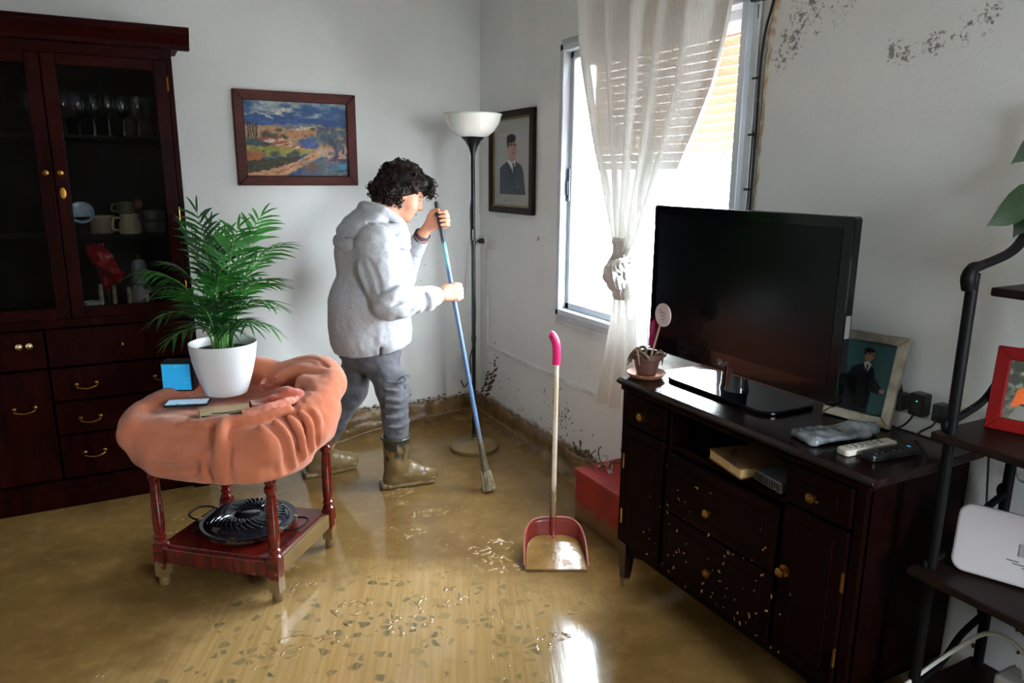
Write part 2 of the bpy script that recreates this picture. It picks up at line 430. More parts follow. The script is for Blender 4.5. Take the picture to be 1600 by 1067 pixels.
def wall_material(name, mould=()):
    t = NT(name); P = t.pos(); z = t.sep(P)[2]
    base = t.mix(t.mapr(t.noise(P, 1.4, 4), 0.3, 0.7), rgba((232, 232, 229)), rgba((222, 222, 220)))
    base = t.mix(t.mapr(t.noise(P, 7, 5, 0.7), 0.62, 0.8, 0, 0.16), base, rgba((196, 186, 172)))
    # tide line: mud soaked up just above the skirting
    n = t.noise(P, 9, 6, 0.7); low = t.mapr(t.math('SUBTRACT', z, t.math('MULTIPLY', n, 0.11)), 0.062, 0.105, 1, 0)
    base = t.mix(t.math('MULTIPLY', low, 0.9), base, rgba((112, 82, 42)))
    f = None
    for y, zz, r, th in mould:
        d = t.n('ShaderNodeVectorMath', operation='DISTANCE'); t.l(P, d.inputs[0]); d.inputs[1].default_value = (0, y, zz)
        m = t.math('MULTIPLY', t.mapr(d.outputs['Value'], r, r*0.15), th); f = m if f is None else t.math('MAXIMUM', f, m)
    if f is not None:
        sp = t.math('ADD', t.math('MULTIPLY', t.noise(P, 62, 4, 0.7), 0.8), t.math('MULTIPLY', t.noise(P, 21, 3), 0.3))
        k = t.mapr(t.math('ADD', sp, t.math('MULTIPLY', f, 0.22)), 0.70, 0.80)
        base = t.mix(t.math('MULTIPLY', k, t.math('MINIMUM', t.math('MULTIPLY', f, 1.6), 0.85)), base, rgba((92, 78, 70)))
    h = t.math('ADD', t.math('MULTIPLY', t.noise(P, 70, 4, 0.6), 0.6), t.math('MULTIPLY', t.noise(P, 17, 4, 0.6), 0.9))
    return t.done(t.bsdf(base, 0.75, 0, 0.25, normal=t.bump(h, 0.34, 0.006)))
M_floor = floor_material()
M_wall = wall_material('white_plaster')
M_wallB = wall_material('white_plaster_mouldy', ((-2.37, 1.985, .10, .9), (-2.34, 1.93, .07, .8), (-2.43, 2.05, .16, .75), (-2.55, 2.08, .17, .55), (-2.76, 1.90, .07, .9), (-2.80, 1.885, .06, .9),
                        (-2.745, 1.93, .04, .7), (-2.88, 1.905, .07, .8), (-2.95, 1.925, .07, .75), (-3.02, 1.955, .07, .75), (-3.00, 1.93, .10, .45), (-0.73, 1.21, .03, 0.9)))
M_white = mat('white_ceiling_paint', (236, 236, 232), 0.8, bump=0.1)
M_mud = mat('wet_mud', (120, 90, 46), 0.3, (92, 67, 32), 14, bump=0.5, bscale=40, spec=0.45)
M_muddark = mat('dried_mud_splash', (84, 62, 38), 0.6, (62, 46, 30), 20, bump=0.3)
M_alu = mat('grey_aluminium', (198, 204, 210), 0.38, (186, 192, 200), 3, metal=0.15)
M_black = mat('black_plastic', (14, 14, 15), 0.38, (20, 20, 22), 9)

o = MB().box((WX0-.2, WY0-.2, -.12), (0.22, 0.22, 0)).build('floor', M_floor); tag(o, 'tiled terrazzo floor flooded with brown wet mud', kind='structure')
o = MB().box((WX0-.2, 0, 0), (0.0, 0.22, ZC)).build('wall_left', M_wall); tag(o, 'white plaster wall behind the woman with the landscape painting', kind='structure')
y0, y1, z0, z1 = WIN
wb = MB().box((0, WY0, 0), (.11, y0, ZC)).box((0, y1, 0), (.11, 0.22, ZC)).box((0, y0, 0), (.11, y1, z0)).box((0, y0, z1), (.11, y1, ZC))
wall_right = tag(wb.build('wall_right', M_wallB), 'white plaster wall with the window, mouldy near the top', kind='structure')
wk = MB().box((WX0, WY0-.2, 0), (DOOR[0], WY0, ZC)).box((DOOR[1], WY0-.2, 0), (.24, WY0, ZC)).box((DOOR[0], WY0-.2, DOOR[2]), (DOOR[1], WY0, ZC)).box((DOOR[0], WY0-.2, 0), (DOOR[1], WY0, DOOR[3]))
tag(wk.build('wall_back', M_wall), 'white wall behind the camera with a small window', kind='structure')
tag(MB().box((WX0-.2, WY0-.2, 0), (WX0, 0, ZC)).build('wall_side', M_wall), 'plain white side wall left of the camera', kind='structure')
tag(MB().box((WX0-.2, WY0-.2, ZC), (.24, .22, ZC+.15)).build('ceiling', M_white), 'plain white ceiling of the room', kind='structure')
d = tag(MB().box((DOOR[0]-.06, WY0-.02, DOOR[3]-.06), (DOOR[0], WY0+.02, DOOR[2]+.06)).box((DOOR[1], WY0-.02, DOOR[3]-.06), (DOOR[1]+.06, WY0+.02, DOOR[2]+.06)).box((DOOR[0], WY0-.02, DOOR[2]), (DOOR[1], WY0+.02, DOOR[2]+.06)).box((DOOR[0], WY0-.02, DOOR[3]-.06), (DOOR[1], WY0+.02, DOOR[3])).build('window_2', mat('window_frame_wood', (92, 52, 30), .4)), 'wooden frame of the small open window behind the camera', kind='structure')
M_out = mat('pale_concrete_yard', (244, 243, 240), 0.8, (238, 236, 232), 2)
tag(MB().box((0.11, -16, -.6), (24, 16, -.5)).build('ground', M_out), 'pale concrete yard outside the window', kind='structure')
tag(MB().box((-14, -26, -.2), (14, WY0-.2, -.1)).build('ground_street', M_out), 'pale paving outside the small rear window', kind='structure')

# churned footprints and broom scrapes: wet ridges of mud standing on the floor
M_wet = mat('wet_mud_ridge', (164, 134, 87), 0.06, (146, 117, 72), 30, spec=0.7, coat=0.8, coat_rough=0.03)
rm = MB(); rr_ = random.Random(11)
def mud_ridge(p, ang, L, r, bend):
    n = 9; t = np.linspace(-.5, .5, n); P = np.stack([p[0]+L*t*math.cos(ang)-bend*L*(t*t)*math.sin(ang), p[1]+L*t*math.sin(ang)+bend*L*(t*t)*math.cos(ang), np.full(n, 0.0)], 1)
    P[:, :2] += np.array([[rr_.gauss(0, .0016), rr_.gauss(0, .0016)] for _ in range(n)]); k0 = rm.n
    rm.tube(P, [.0004, r*.8, r, r*.9, r*.5, r*.9, .0004], 10, cap=False); V = rm.V[-1]; V[:, 2] *= .34
for x, y, R_, an, cnt in ((-0.882, -1.236, .06, .3, 13), (-1.007, -1.399, .050, .2, 10), (-1.382, -1.834, .072, .5, 17), (-1.25, -2.015, .075, .7, 18), (-1.095, -1.937, .075, .3, 18), (-1.635, -1.938, .07, .2, 17),
                          (-1.51, -1.963, .06, .5, 14), (-1.733, -2.019, .06, .6, 13), (-1.52, -1.458, .04, .4, 9), (-0.842, -1.257, .05, .9, 10), (-0.765, -1.877, .045, 1.0, 10), (-0.931, -0.971, .065, .1, 12),
                          (-0.715, -1.667, .065, .3, 16), (-2.224, -1.857, .05, .4, 8), (-1.545, -1.629, .05, .8, 12), (-0.83, -1.80, .085, .9, 16), (-0.87, -2.33, .06, .9, 14), (-0.95, -1.08, .045, .1, 8), (-1.96, -.93, .05, .4, 6), (-1.88, -.80, .05, .5, 5), (-.80, -1.68, .06, .2, 9)):
    for q in range(int(cnt*.7)):
        th = rr_.uniform(0, 6.28); rad = R_*math.sqrt(rr_.random()); a_ = an+rr_.gauss(0, .55) if q % 3 else th+1.57
        mud_ridge((x+rad*1.25*math.cos(th), y+rad*.8*math.sin(th)), a_, rr_.uniform(.022, .055)*(R_/.065), rr_.uniform(.004, .010), rr_.uniform(-1.1, 1.1))
for q in range(18):                       # scrape lines left by the bristles
    u = rr_.uniform(0, 1); c0 = np.array([-.80-.20*u, -1.86-.50*u]); off = rr_.gauss(0, .05)
    mud_ridge((c0[0]+off, c0[1]-off*.4), math.radians(66)+rr_.gauss(0, .05), rr_.uniform(.06, .2), rr_.uniform(.0020, .0045), rr_.uniform(-.15, .15))
for q in range(90): a_ = rr_.uniform(0, 6.28); mud_ridge((rr_.gauss(-1.0, .45), rr_.gauss(-1.75, .35)), a_, rr_.uniform(.008, .02), rr_.uniform(.002, .0045), 0)
tag(rm.build('mud_ridges', M_wet, bpy.data.objects['floor'], True, sharp=0), kind='stuff')

# muddy skirting: a board caked with mud that slumps onto the floor
def skirting(name, p0, p1, nrm, label, seed):
    p0, p1, nrm = (np.asarray(q, float) for q in (p0, p1, nrm)); L = np.linalg.norm(p1-p0); n = int(L/0.012)
    t = np.linspace(0, 1, n); Q = np.stack([t*L*9, np.zeros(n)+seed, np.zeros(n)], 1); a = fbm(Q, 1, seed, 4); b = fbm(Q*2.1, 1, seed+9, 3); c = fbm(Q*4.3, 1, seed+5, 2)
    rows = []
    for dd, zz in ((0.0005+0*t, 0.118+0.012*a+0.006*c), (0.010+0.003*a, 0.108+0.008*a), (0.013+0.003*b, 0.06+0.004*b), (0.018+0.006*a, 0.028+0.004*b), (0.045+0.02*a+0.01*b, 0.009+0.004*c), (0.085+0.03*b, 0.0+0*t)):
        rows.append(p0+(p1-p0)*t[:, None]+nrm*np.maximum(dd, 0.0005)[:, None]+np.array([0, 0, 1.0])*zz[:, None])
    V = np.vstack(rows); i = np.arange(len(V)).reshape(len(rows), n)
    F = np.stack([i[1:, :-1].ravel(), i[1:, 1:].ravel(), i[:-1, 1:].ravel(), i[:-1, :-1].ravel()], 1)
    if np.cross(p1-p0, nrm)[2] < 0: F = F[:, ::-1]
    return tag(mk(name, V, F, M_mud, None, True, sharp=0), label, kind='structure')
bl = skirting('baseboard_left', (WX0, 0, 0), (0, 0, 0), (0, -1, 0), 'mud-caked skirting under the painting wall', 3)
br = skirting('baseboard_right', (0, 0, 0), (0, WY0, 0), (-1, 0, 0), 'mud-caked skirting under the window wall', 12)

# mud splashed on the walls
def splats(name, L, parent, o, ex, ey, ez, m=None):
    """L: (u, v, length, width, angle): little domed blobs lying on a plane"""
    mb = MB(); o, ex, ey, ez = (np.asarray(q, float) for q in (o, ex, ey, ez))
    for u, v, ln, wd, an in L:
        n = 9; c, s = math.cos(an), math.sin(an); V = []
        for k in range(n):
            th = 2*math.pi*k/n; r = 1+0.35*(random.random()-.5); a, b = ln/2*math.cos(th)*r, wd/2*math.sin(th)*r
            V.append(o+ex*(u+a*c-b*s)+ey*(v+a*s+b*c)+ez*0.0006)
        V.append(o+ex*u+ey*v+ez*(0.0012+0.12*min(wd, .02)))
        mb.raw(V, [(k, (k+1) % n, n) for k in range(n)])
    return tag(mb.build(name, m or M_muddark, parent, True, sharp=0), kind='stuff')
L = []
for k in range(17):                      # fanned brush strokes in the corner
    v = 0.135+0.018*k+random.uniform(-.005, .005); u = 0.10+0.135*(k/17)**0.8+random.uniform(-.02, .03); L.append((u, v, random.uniform(.05, .10)*(1.15-k/22), random.uniform(.010, .022), 0.55+random.uniform(-.25, .2)))
    if k < 11: L.append((u-.06+random.uniform(-.02, .02), v+random.uniform(-.012, .012), random.uniform(.03, .07), random.uniform(.010, .020), 0.5+random.uniform(-.3, .3)))
for k in range(9): L.append((random.uniform(.09, .24), random.uniform(.35, .52), random.uniform(.01, .03), random.uniform(.003, .006), random.uniform(-.5, .5)))
for k in range(26):                      # splashes behind the dustpan
    L.append((random.gauss(1.05, .10), abs(random.gauss(0.16, .11))+.12, random.uniform(.010, .040), random.uniform(.003, .007), 1.45+random.gauss(0, .3)))
for k in range(22): L.append((random.gauss(1.03, .04), random.gauss(.25, .04), random.uniform(.008, .022), random.uniform(.004, .010), random.uniform(0, 3)))
for k in range(60): L.append((random.uniform(.05, 1.9), abs(random.gauss(0, .09))+.125, random.uniform(.006, .022), random.uniform(.004, .009), random.uniform(0, 3)))
for k in range(30): L.append((1.22+random.gauss(0, .05), .105+abs(random.gauss(0, .03)), random.uniform(.02, .05), random.uniform(.015, .03), random.uniform(0, 3)))
for k in range(34): L.append((random.gauss(3.32, .07), random.gauss(.42, .10), random.uniform(.015, .06), random.uniform(.006, .014), random.uniform(0, 3)))
splats('mud_splatter', L, wall_right, (0, 0, 0), (0, -1, 0), (0, 0, 1), (-1, 0, 0))
L = [(random.uniform(.0, 1.5), abs(random.gauss(0, .018))+.125, random.uniform(.006, .03), random.uniform(.004, .012), random.uniform(-.3, .3)) for k in range(120)]
L += [(random.uniform(.28, .5), random.uniform(.9, 1.04), random.uniform(.005, .012), .004, random.uniform(0, 3)) for k in range(6)]
splats('mud_splatter', L, bpy.data.objects['wall_left'], (0, 0, 0), (-1, 0, 0), (0, 0, 1), (0, -1, 0))

# ------------------------------------------------------------------ window
def glass_material():
    t = NT('window_glass'); tr = t.n('ShaderNodeBsdfTransparent'); tr.inputs[0].default_value = (.97, .98, .98, 1); gl = t.n('ShaderNodeBsdfGlossy'); gl.inputs['Roughness'].default_value = .02
    fr = t.n('ShaderNodeLayerWeight'); fr.inputs[0].default_value = .5; fac = t.math('ADD', t.math('MULTIPLY', t.math('POWER', fr.outputs['Facing'], 4.0), .5), .035, True)
    mx = t.n('ShaderNodeMixShader'); t.l(fac, mx.inputs[0]); t.l(tr.outputs[0], mx.inputs[1]); t.l(gl.outputs[0], mx.inputs[2])
    return t.done(mx.outputs[0])
M_glass = glass_material()
win = thing('window_1', None, None, (0.03, (y0+y1)/2, z0)); tag(win, 'grey aluminium sliding window with two sashes', kind='structure')
fr = MB()
fw = .032
for lo, hi in (((-.04, y0, z0), (.075, y0+fw, z1)), ((-.04, y1-fw, z0), (.075, y1, z1)), ((-.04, y0, z0), (.075, y1, z0+fw)), ((-.04, y0, z1-fw), (.075, y1, z1))): fr.box(lo, hi)
fr.build('window_frame', M_alu, win, world=True, bevel=.004)
lip = MB()
for lo, hi in (((-.05, y0-.03, z0-.03), (-.0, y0+.006, z1+.03)), ((-.05, y1-.006, z0-.03), (0, y1+.03, z1+.03)), ((-.05, y0, z0-.03), (0, y1, z0+.006)), ((-.05, y0, z1-.006), (0, y1, z1+.03))): lip.box((lo[0]+.035, lo[1], lo[2]), (hi[0]+.001, hi[1], hi[2]))
lip.build('window_casing', mat('pale_window_casing', (205, 208, 210), .45), win, world=True, bevel=.003)
ym = -1.600
for a, b, xx in ((ym-.02, y1-fw+.004, .004), (y0+fw-.004, ym+.02, .036)):
    sb = MB(); sw = .034
    for lo, hi in (((xx, a, z0+fw), (xx+.028, a+sw, z1-fw)), ((xx, b-sw, z0+fw), (xx+.028, b, z1-fw)), ((xx, a, z0+fw), (xx+.028, b, z0+fw+sw)), ((xx, a, z1-fw-sw), (xx+.028, b, z1-fw))): sb.box(lo, hi)
    so = sb.build('sash', M_alu, win, world=True, bevel=.003)
    MB().box((xx+.012, a+sw-.004, z0+fw+sw-.004), (xx+.016, b-sw+.004, z1-fw-sw+.004)).build('pane', M_glass, so, world=True)
    yl = (b-sw/2) if xx < .02 else (a+sw+.01)
    MB().box((xx-.010, b-sw/2-.011, 1.42), (xx, b-sw/2+.011, 1.58)).box((xx-.016, b-sw/2-.006, 1.45), (xx-.008, b-sw/2+.006, 1.52)).build('latch', mat('dark_blue_latch', (44, 60, 84), .4), so, world=True, bevel=.002)
MB().prism([(0, 0), (.08, 0), (.08, -.012), (0, -.03)], (-.018, 0, z0-.028), (1, 0, 0), (0, 0, 1), (0, 1, 0), y0-.03, y1+.03).build('window_sill', mat('pale_window_casing', (205, 208, 210)), win, world=True)
# slatted wooden roller blind hanging outside the panes
def slat_mat():
    t = NT('pinkish_wood_slat'); v = t.obj((1, 1, 8)); c = t.mix(t.noise(v, 5, 4), rgba((232, 172, 142)), rgba((222, 158, 128)))
    d = t.n('ShaderNodeBsdfDiffuse'); t.l(c, d.inputs[0]); tl = t.n('ShaderNodeBsdfTranslucent'); t.l(c, tl.inputs[0]); mx = t.n('ShaderNodeMixShader'); mx.inputs[0].default_value = .004
    t.l(d.outputs[0], mx.inputs[1]); t.l(tl.outputs[0], mx.inputs[2]); return t.done(mx.outputs[0])
blind = thing('roller_blind', 'pinkish slatted blind half lowered outside the window', 'blind', (.15, -1.6, 1.56))
M_slat = slat_mat(); by0, by1 = -2.16, -1.02
slat = MB().grid(lambda u, v: (.15+.006*math.sin(v*math.pi)-.0, by0+(by1-by0)*u, (v-.5)*.0338), 2, 5)
s0 = mk('slat', np.vstack(slat.V)-np.array([.15, -1.6, 0]), slat.F, M_slat, blind, True); s0.location = (0, 0, .0)
zs = 1.665; first = True
while zs < 2.10:
    if first: s0.location = (0, 0, zs-1.56); first = False
    else: clone(s0, (0, 0, 0), blind).location = (0, 0, zs-1.56)
    zs += .0355
M_bw = mat('white_blind_rail', (214, 212, 205), .5)
for k, zz in enumerate((1.575, 1.612)): MB().box((.143, by0, zz), (.165, by1+.05, zz+.032)).build('bottom_rail', M_bw, blind, world=True, bevel=.004)
MB().box((.12, by0-.03, 2.085), (.2, by1+.03, 2.15)).build('blind_box', M_bw, blind, world=True, bevel=.004)
for yy in (-2.04, -1.66, -1.28): MB().tube([(.146, yy, 2.09), (.146, yy, 1.58)], .0035, 6).build('ladder_cord', mat('grey_cord', (150, 150, 150), .8), blind, world=True)
MB().tube([(.14, -1.95, 1.65), (.135, -1.99, 1.60), (.14, -2.0, 1.52), (.14, -1.99, 1.47)], .003, 6, sm=4).build('pull_cord', mat('grey_cord', (150, 150, 150)), blind, world=True)
# bits along the right edge of the window
gb = tag(MB().box((-.035, -2.262, 2.13), (-.001, -2.205, 2.30)).build('shutter_strap_box', M_black, None, bevel=.004), 'small black strap box above the right edge of the window', 'strap box')
for k, (pts, lab) in enumerate((([(-.012, -2.236, 2.12), (-.008, -2.237, 1.9), (-.008, -2.242, 1.6), (-.008, -2.238, .84)], 'thin black cable running straight down beside the window frame'),
                                ([(-.012, -2.36, 2.40), (-.012, -2.30, 2.13), (-.012, -2.272, 2.03), (-.012, -2.262, 1.90), (-.01, -2.262, 1.6), (-.01, -2.258, .84)], 'black cable curving from the ceiling down past the wall crack'))):
    c = thing('wall_cable', lab, 'cable', pts[-1]); MB().tube(pts, .0045, 6, sm=6).build('cord', M_black, c, world=True)
    for zz in (1.88, 1.69, 1.50): MB().box((-.016, pts[2][1]-.012+(.01 if k else 0), zz-.004), (0, pts[2][1]+.012+(.01 if k else 0), zz+.004)).build('cable_clip', M_black, c, world=True) if k == 0 else None
cr = MB().tube([(-.002, -2.345, 2.45), (-.002, -2.315, 2.15), (-.003, -2.292, 2.02), (-.002, -2.281, 1.88), (-.002, -2.277, 1.60), (-.001, -2.272, 1.42)], [.014, .012, .012, .008, .006, .004], 7, sm=7)
V = np.vstack(cr.V); V[:, 1] += .006*vnoise(V*60, 3); cr.V = [V]
tag(cr.build('wall_crack', mat('exposed_brown_plaster', (122, 98, 74), .9, (150, 140, 124), 30, bump=.6), wall_right, True), kind=None)

# ------------------------------------------------------------------ cable trunking (trim) and socket
M_trunk = mat('white_trunking', (226, 226, 222), .5)
MBt = MB().box((-.013, -.125, .485), (0, -.105, 1.10)).box((-.013, -1.95, .468), (0, -.105, .49))
tag(MBt.build('trim_1', M_trunk, None, bevel=.002), 'thin white cable trunking down and along the window wall', kind='structure')
sk = thing('wall_socket', 'white wall socket with a plugged-in adapter beside the lamp', 'socket', (0, -.14, 1.145))
MB().box((-.022, -.215, 1.105), (0, -.135, 1.19)).build('socket_plate', mat('white_plastic', (226, 225, 220), .4), sk, world=True, bevel=.004)
MB().lathe([(.0, -.001), (.024, 0), (.026, .03), (.018, .034)], (-.001, -.115, 1.148), 16, ax=((0, 1, 0), (0, 0, 1), (-1, 0, 0))).build('socket_outlet', mat('white_plastic', (226, 225, 220)), sk, True, world=True)
MB().lathe([(.016, 0), (.014, .03), (.006, .04)], (-.034, -.115, 1.148), 12, ax=((0, 1, 0), (0, 0, 1), (-1, 0, 0))).build('plug', M_black, sk, True, world=True)
# ================================================================== DISPLAY CABINET against the left wall
M_mahog = mat('dark_mahogany', (32, 5, 3), .42, (19, 3, 2), 5, stretch=(6, 6, 1), spec=.03)
M_mahogin = mat('dark_mahogany_inside', (18, 8, 6), .6, (13, 6, 5), 5, stretch=(6, 6, 1), spec=.05)
M_brass = mat('brass', (150, 108, 46), .3, (130, 92, 38), 8, metal=1.0)
def shade_tinted_glass():  # clear panes given a grey tint that stands in for the cabinet's inner shade
    t = NT('shade_tinted_cabinet_glass'); tr = t.n('ShaderNodeBsdfTransparent'); tr.inputs[0].default_value = (.62, .62, .62, 1); gl = t.n('ShaderNodeBsdfGlossy'); gl.inputs['Roughness'].default_value = .03
    mx = t.n('ShaderNodeMixShader'); mx.inputs[0].default_value = .012; t.l(tr.outputs[0], mx.inputs[1]); t.l(gl.outputs[0], mx.inputs[2]); return t.done(mx.outputs[0])
M_cabglass = shade_tinted_glass()
CX0, CX1, CF, CZ = -2.752, -1.742, -.45, 2.10
cab = thing('display_cabinet', 'tall dark mahogany display cabinet with glass doors', 'cabinet', (-2.247, -.24, 0))
def cbox(name, lo, hi, m=None, parent=None, bevel=.004): return MB().box(lo, hi).build(name, m or M_mahog, parent or cab, world=True, bevel=bevel)
cbox('side_panel', (CX0, CF+.02, .12), (CX0+.022, -.012, CZ)); cbox('side_panel', (CX1-.022, CF+.02, .12), (CX1, -.012, CZ))
cbox('back_panel', (CX0+.02, -.03, .12), (CX1-.02, -.014, CZ), M_mahogin)
cbox('bottom_board', (CX0, CF+.02, .10), (CX1, -.012, .14)); cbox('middle_board', (CX0, CF+.015, .875), (CX1, -.014, .905)); cbox('top_board', (CX0, CF+.015, CZ-.03), (CX1, -.014, CZ))
# moulded cornice
prof = [(0, 0), (.035, 0), (.04, .02), (.06, .045), (.075, .06), (.08, .075), (.08, .09), (0, .09)]
co = MB()
co.prism([(-a, b) for a, b in prof], (0, CF, 2.075), (0, 1, 0), (0, 0, 1), (1, 0, 0), CX0-.075, CX1+.075)
co.box((CX0-.075, CF, 2.15), (CX1+.075, -.012, 2.165)); co.box((CX1, CF, 2.11), (CX1+.05, -.012, 2.152))
co.build('cornice', M_mahog, cab, world=True, bevel=.003)
cbox('frieze', (CX0, CF, 2.03), (CX1, CF+.02, 2.09))
for a, b in ((CX0, CX0+.024), (CX1-.024, CX1)): cbox('stile', (a, CF, .12), (b, CF+.02, 2.04))
cbox('waist_rail', (CX0, CF-.006, .865), (CX1, CF+.018, .905)); cbox('plinth', (CX0+.02, CF+.03, .0), (CX1-.02, -.03, .11))
for a in (CX0+.0, CX1-.07): cbox('foot', (a, CF-.004, 0), (a+.07, CF+.06, .12))
for zz in (1.245, 1.69): cbox('shelf', (CX0+.022, CF+.09, zz), (CX1-.022, -.03, zz+.016), M_mahogin)
for side in (-1, 1):                              # two glazed doors meeting in the middle
    a, b = (-2.247, CX1-.024) if side > 0 else (CX0+.024, -2.247)
    d = MB(); y0_, y1_ = CF-.012, CF+.012; st = .055
    for lo, hi in (((a+.002, y0_, .905), (a+st, y1_, 2.03)), ((b-st, y0_, .905), (b-.002, y1_, 2.03)), ((a+st, y0_, 1.985), (b-st, y1_, 2.03)), ((a+st, y0_, .905), (b-st, y1_, .955))): d.box(lo, hi)
    dd = d.build('glass_door', M_mahog, cab, world=True, bevel=.004)
    MB().box((a+st-.005, CF-.002, .95), (b-st+.005, CF+.001, 1.99)).build('pane', M_cabglass, dd, world=True)
    kx = -2.247+side*.027
    MB().lathe([(.004, 0), (.005, .012), (.010, .016), (.012, .024), (.006, .030), (0, .031)], (kx, CF-.012, 1.54), 14, ax=((1, 0, 0), (0, 0, 1), (0, -1, 0))).build('knob', M_brass, dd, True, world=True)
    if side > 0: MB().lathe([(.012, 0), (.012, .002), (.004, .003)], (kx, CF-.012, 1.455), 12, ax=((1, 0, 0), (0, 0, 2), (0, -1, 0))).build('keyhole', M_brass, dd, True, world=True)
    hx = CX1-.026 if side > 0 else CX0+.026
    for zz in (1.93, 1.36, 1.02): MB().tube([(hx, CF-.014, zz-.03), (hx, CF-.014, zz+.03)], .0035, 8).build('hinge', M_brass, dd, world=True)
def bail(par, x, z):
    MB().tube([(x-.04, CF-.012, z+.006), (x-.036, CF-.03, z-.004), (x, CF-.034, z-.012), (x+.036, CF-.03, z-.004), (x+.04, CF-.012, z+.006)], .004, 7, sm=5).ell((x-.04, CF-.013, z+.006), (.009, .005, .009), 10, 6).ell((x+.04, CF-.013, z+.006), (.009, .005, .009), 10, 6).build('bail_pull', M_brass, par, True, world=True)
for z0_, z1_ in ((.53, .68), (.37, .52), (.16, .36), (.69, .86)):
    dr = cbox('drawer', (-2.355, CF-.012, z0_), (CX1-.028, CF+.012, z1_)); zc = (z0_+z1_)/2
    if z0_ < .6: bail(dr, -2.222, {.53: .595, .37: .435, .16: .267}[z0_]); bail(dr, -1.90, {.53: .595, .37: .435, .16: .267}[z0_])
    else: MB().lathe([(.004, 0), (.005, .012), (.012, .02), (.006, .03), (0, .031)], (-2.06, CF-.012, zc), 14, ax=((1, 0, 0), (0, 0, 1), (0, -1, 0))).build('knob', M_brass, dr, True, world=True)
dr = cbox('drawer', (CX0+.028, CF-.012, .69), (-2.365, CF+.012, .86))
for x in (-2.456, -2.418): MB().lathe([(.005, 0), (.006, .012), (.013, .016), (.014, .026), (.006, .030), (0, .031)], (x, CF-.012, .80), 14, ax=((1, 0, 0), (0, 0, 1), (0, -1, 0))).build('knob', mat('pale_brass', (240, 214, 170), .18, metal=1.0), dr, True, world=True)
dr = cbox('cupboard_door', (CX0+.028, CF-.012, .16), (-2.365, CF+.012, .68)); bail(dr, -2.47, .51)

# things kept in the cabinet
M_cream = mat('cream_china', (226, 210, 170), .25, (210, 192, 150), 9, coat=.4)
M_clear = NT('clear_glassware'); _tr = M_clear.n('ShaderNodeBsdfTransparent'); _tr.inputs[0].default_value = (.72, .75, .75, 1); _gl = M_clear.n('ShaderNodeBsdfGlossy'); _gl.inputs['Roughness'].default_value = .06
_fw = M_clear.n('ShaderNodeLayerWeight'); _mx = M_clear.n('ShaderNodeMixShader'); M_clear.l(M_clear.math('ADD', M_clear.math('MULTIPLY', _fw.outputs['Facing'], .5), .10), _mx.inputs[0]); M_clear.l(_tr.outputs[0], _mx.inputs[1]); M_clear.l(_gl.outputs[0], _mx.inputs[2]); M_clear = M_clear.done(_mx.outputs[0])
gx = (-2.315, -2.19, -2.135, -2.075, -2.015, -1.955, -1.895, -1.84)
for k, x in enumerate(gx):
    g = thing('wine_glass', None, 'glass', (x, -.27+.02*(k % 2), 1.7065), 0, 'glasses on the upper cabinet shelf')
    tag(g, 'clear stemmed glass in the cabinet, %s' % ('behind the left door' if k == 0 else ['leftmost', 'second from the left', 'third from the left', 'fourth from the left', 'third from the right', 'second from the right', 'rightmost'][k-1]+' behind the right door'))
    MB().lathe([(.028, 0), (.028, .002), (.006, .006), (.004, .05), (.004, .075)], n=14).build('stem', M_clear, g, True)
    MB().lathe([(.004, .075), (.022, .09), (.031, .12), (.030, .16), (.027, .18), (.0255, .18), (.028, .155), (.029, .12), (.020, .093), (.0, .08)], n=14, cap=False).build('bowl', M_clear, g, True)
def mug(name, label, loc, r, h, m, handle=math.pi, group=None):
    t = thing(name, label, 'mug', loc, handle, group)
    MB().lathe([(r*.85, 0), (r, .006), (r, h*.5), (r*.8, h*.75), (r*.82, h), (r*.74, h), (r*.72, h*.75), (r*.9, h*.45), (r*.88, .01), (0, .01)], n=24).build('cup', m, t, True)
    MB().tube([(r*.95, 0, h*.2), (r*1.45, 0, h*.25), (r*1.55, 0, h*.5), (r*1.35, 0, h*.78), (r*.8, 0, h*.8)], r*.12, 8, sm=5).build('handle', m, t, True)
mug('mug', 'cream mug with a big handle on the middle shelf of the cabinet', (-1.975, -.30, 1.2615), .047, .095, M_cream, math.pi)
mug('mug', 'dim olive cup stacked on the cream mug in the cabinet', (-1.985, -.30, 1.3565), .038, .055, mat('olive_china', (120, 110, 80), .3, coat=.3), math.pi)
t = thing('bowl', 'wide cream bowl left of the big-handled mug in the cabinet', 'bowl', (-2.095, -.25, 1.2615))
MB().lathe([(.04, 0), (.055, .008), (.06, .085), (.054, .085), (.05, .014), (0, .012)], n=26).build('bowl_body', mat('beige_china', (176, 150, 118), .35, coat=.3), t, True); MB().lathe([(.060, .078), (.063, .082), (.060, .086)], n=26, cap=False).build('bowl_rim', M_cream, t, True)
t = thing('cup_stack', 'pile of grey cups at the right end of the middle cabinet shelf', 'cups', (-1.865, -.24, 1.2615))
for k in range(2): MB().lathe([(.03, .055*k), (.045, .008+.055*k), (.05, .052+.055*k), (.046, .052+.055*k), (.04, .012+.055*k), (0, .012+.055*k)], n=22).build('cup', mat('grey_china', (120, 120, 112), .3, coat=.3), t, True)
t = thing('figurine', 'small red-faced figurine in a dark coat behind the cups', 'figurine', (-1.93, -.20, 1.2615))
MB().lathe([(.03, 0), (.028, .05), (.022, .09), (.008, .115)], n=16).build('coat', mat('dark_coat', (22, 22, 30), .5), t, True); MB().ell((0, 0, .135), (.020, .022, .026), 14, 10).build('head', mat('figurine_skin', (150, 84, 66), .5), t, True); MB().ell((-.004, .006, .148), (.022, .023, .02), 14, 8).build('hair', mat('figurine_hair', (24, 14, 10), .6), t, True)
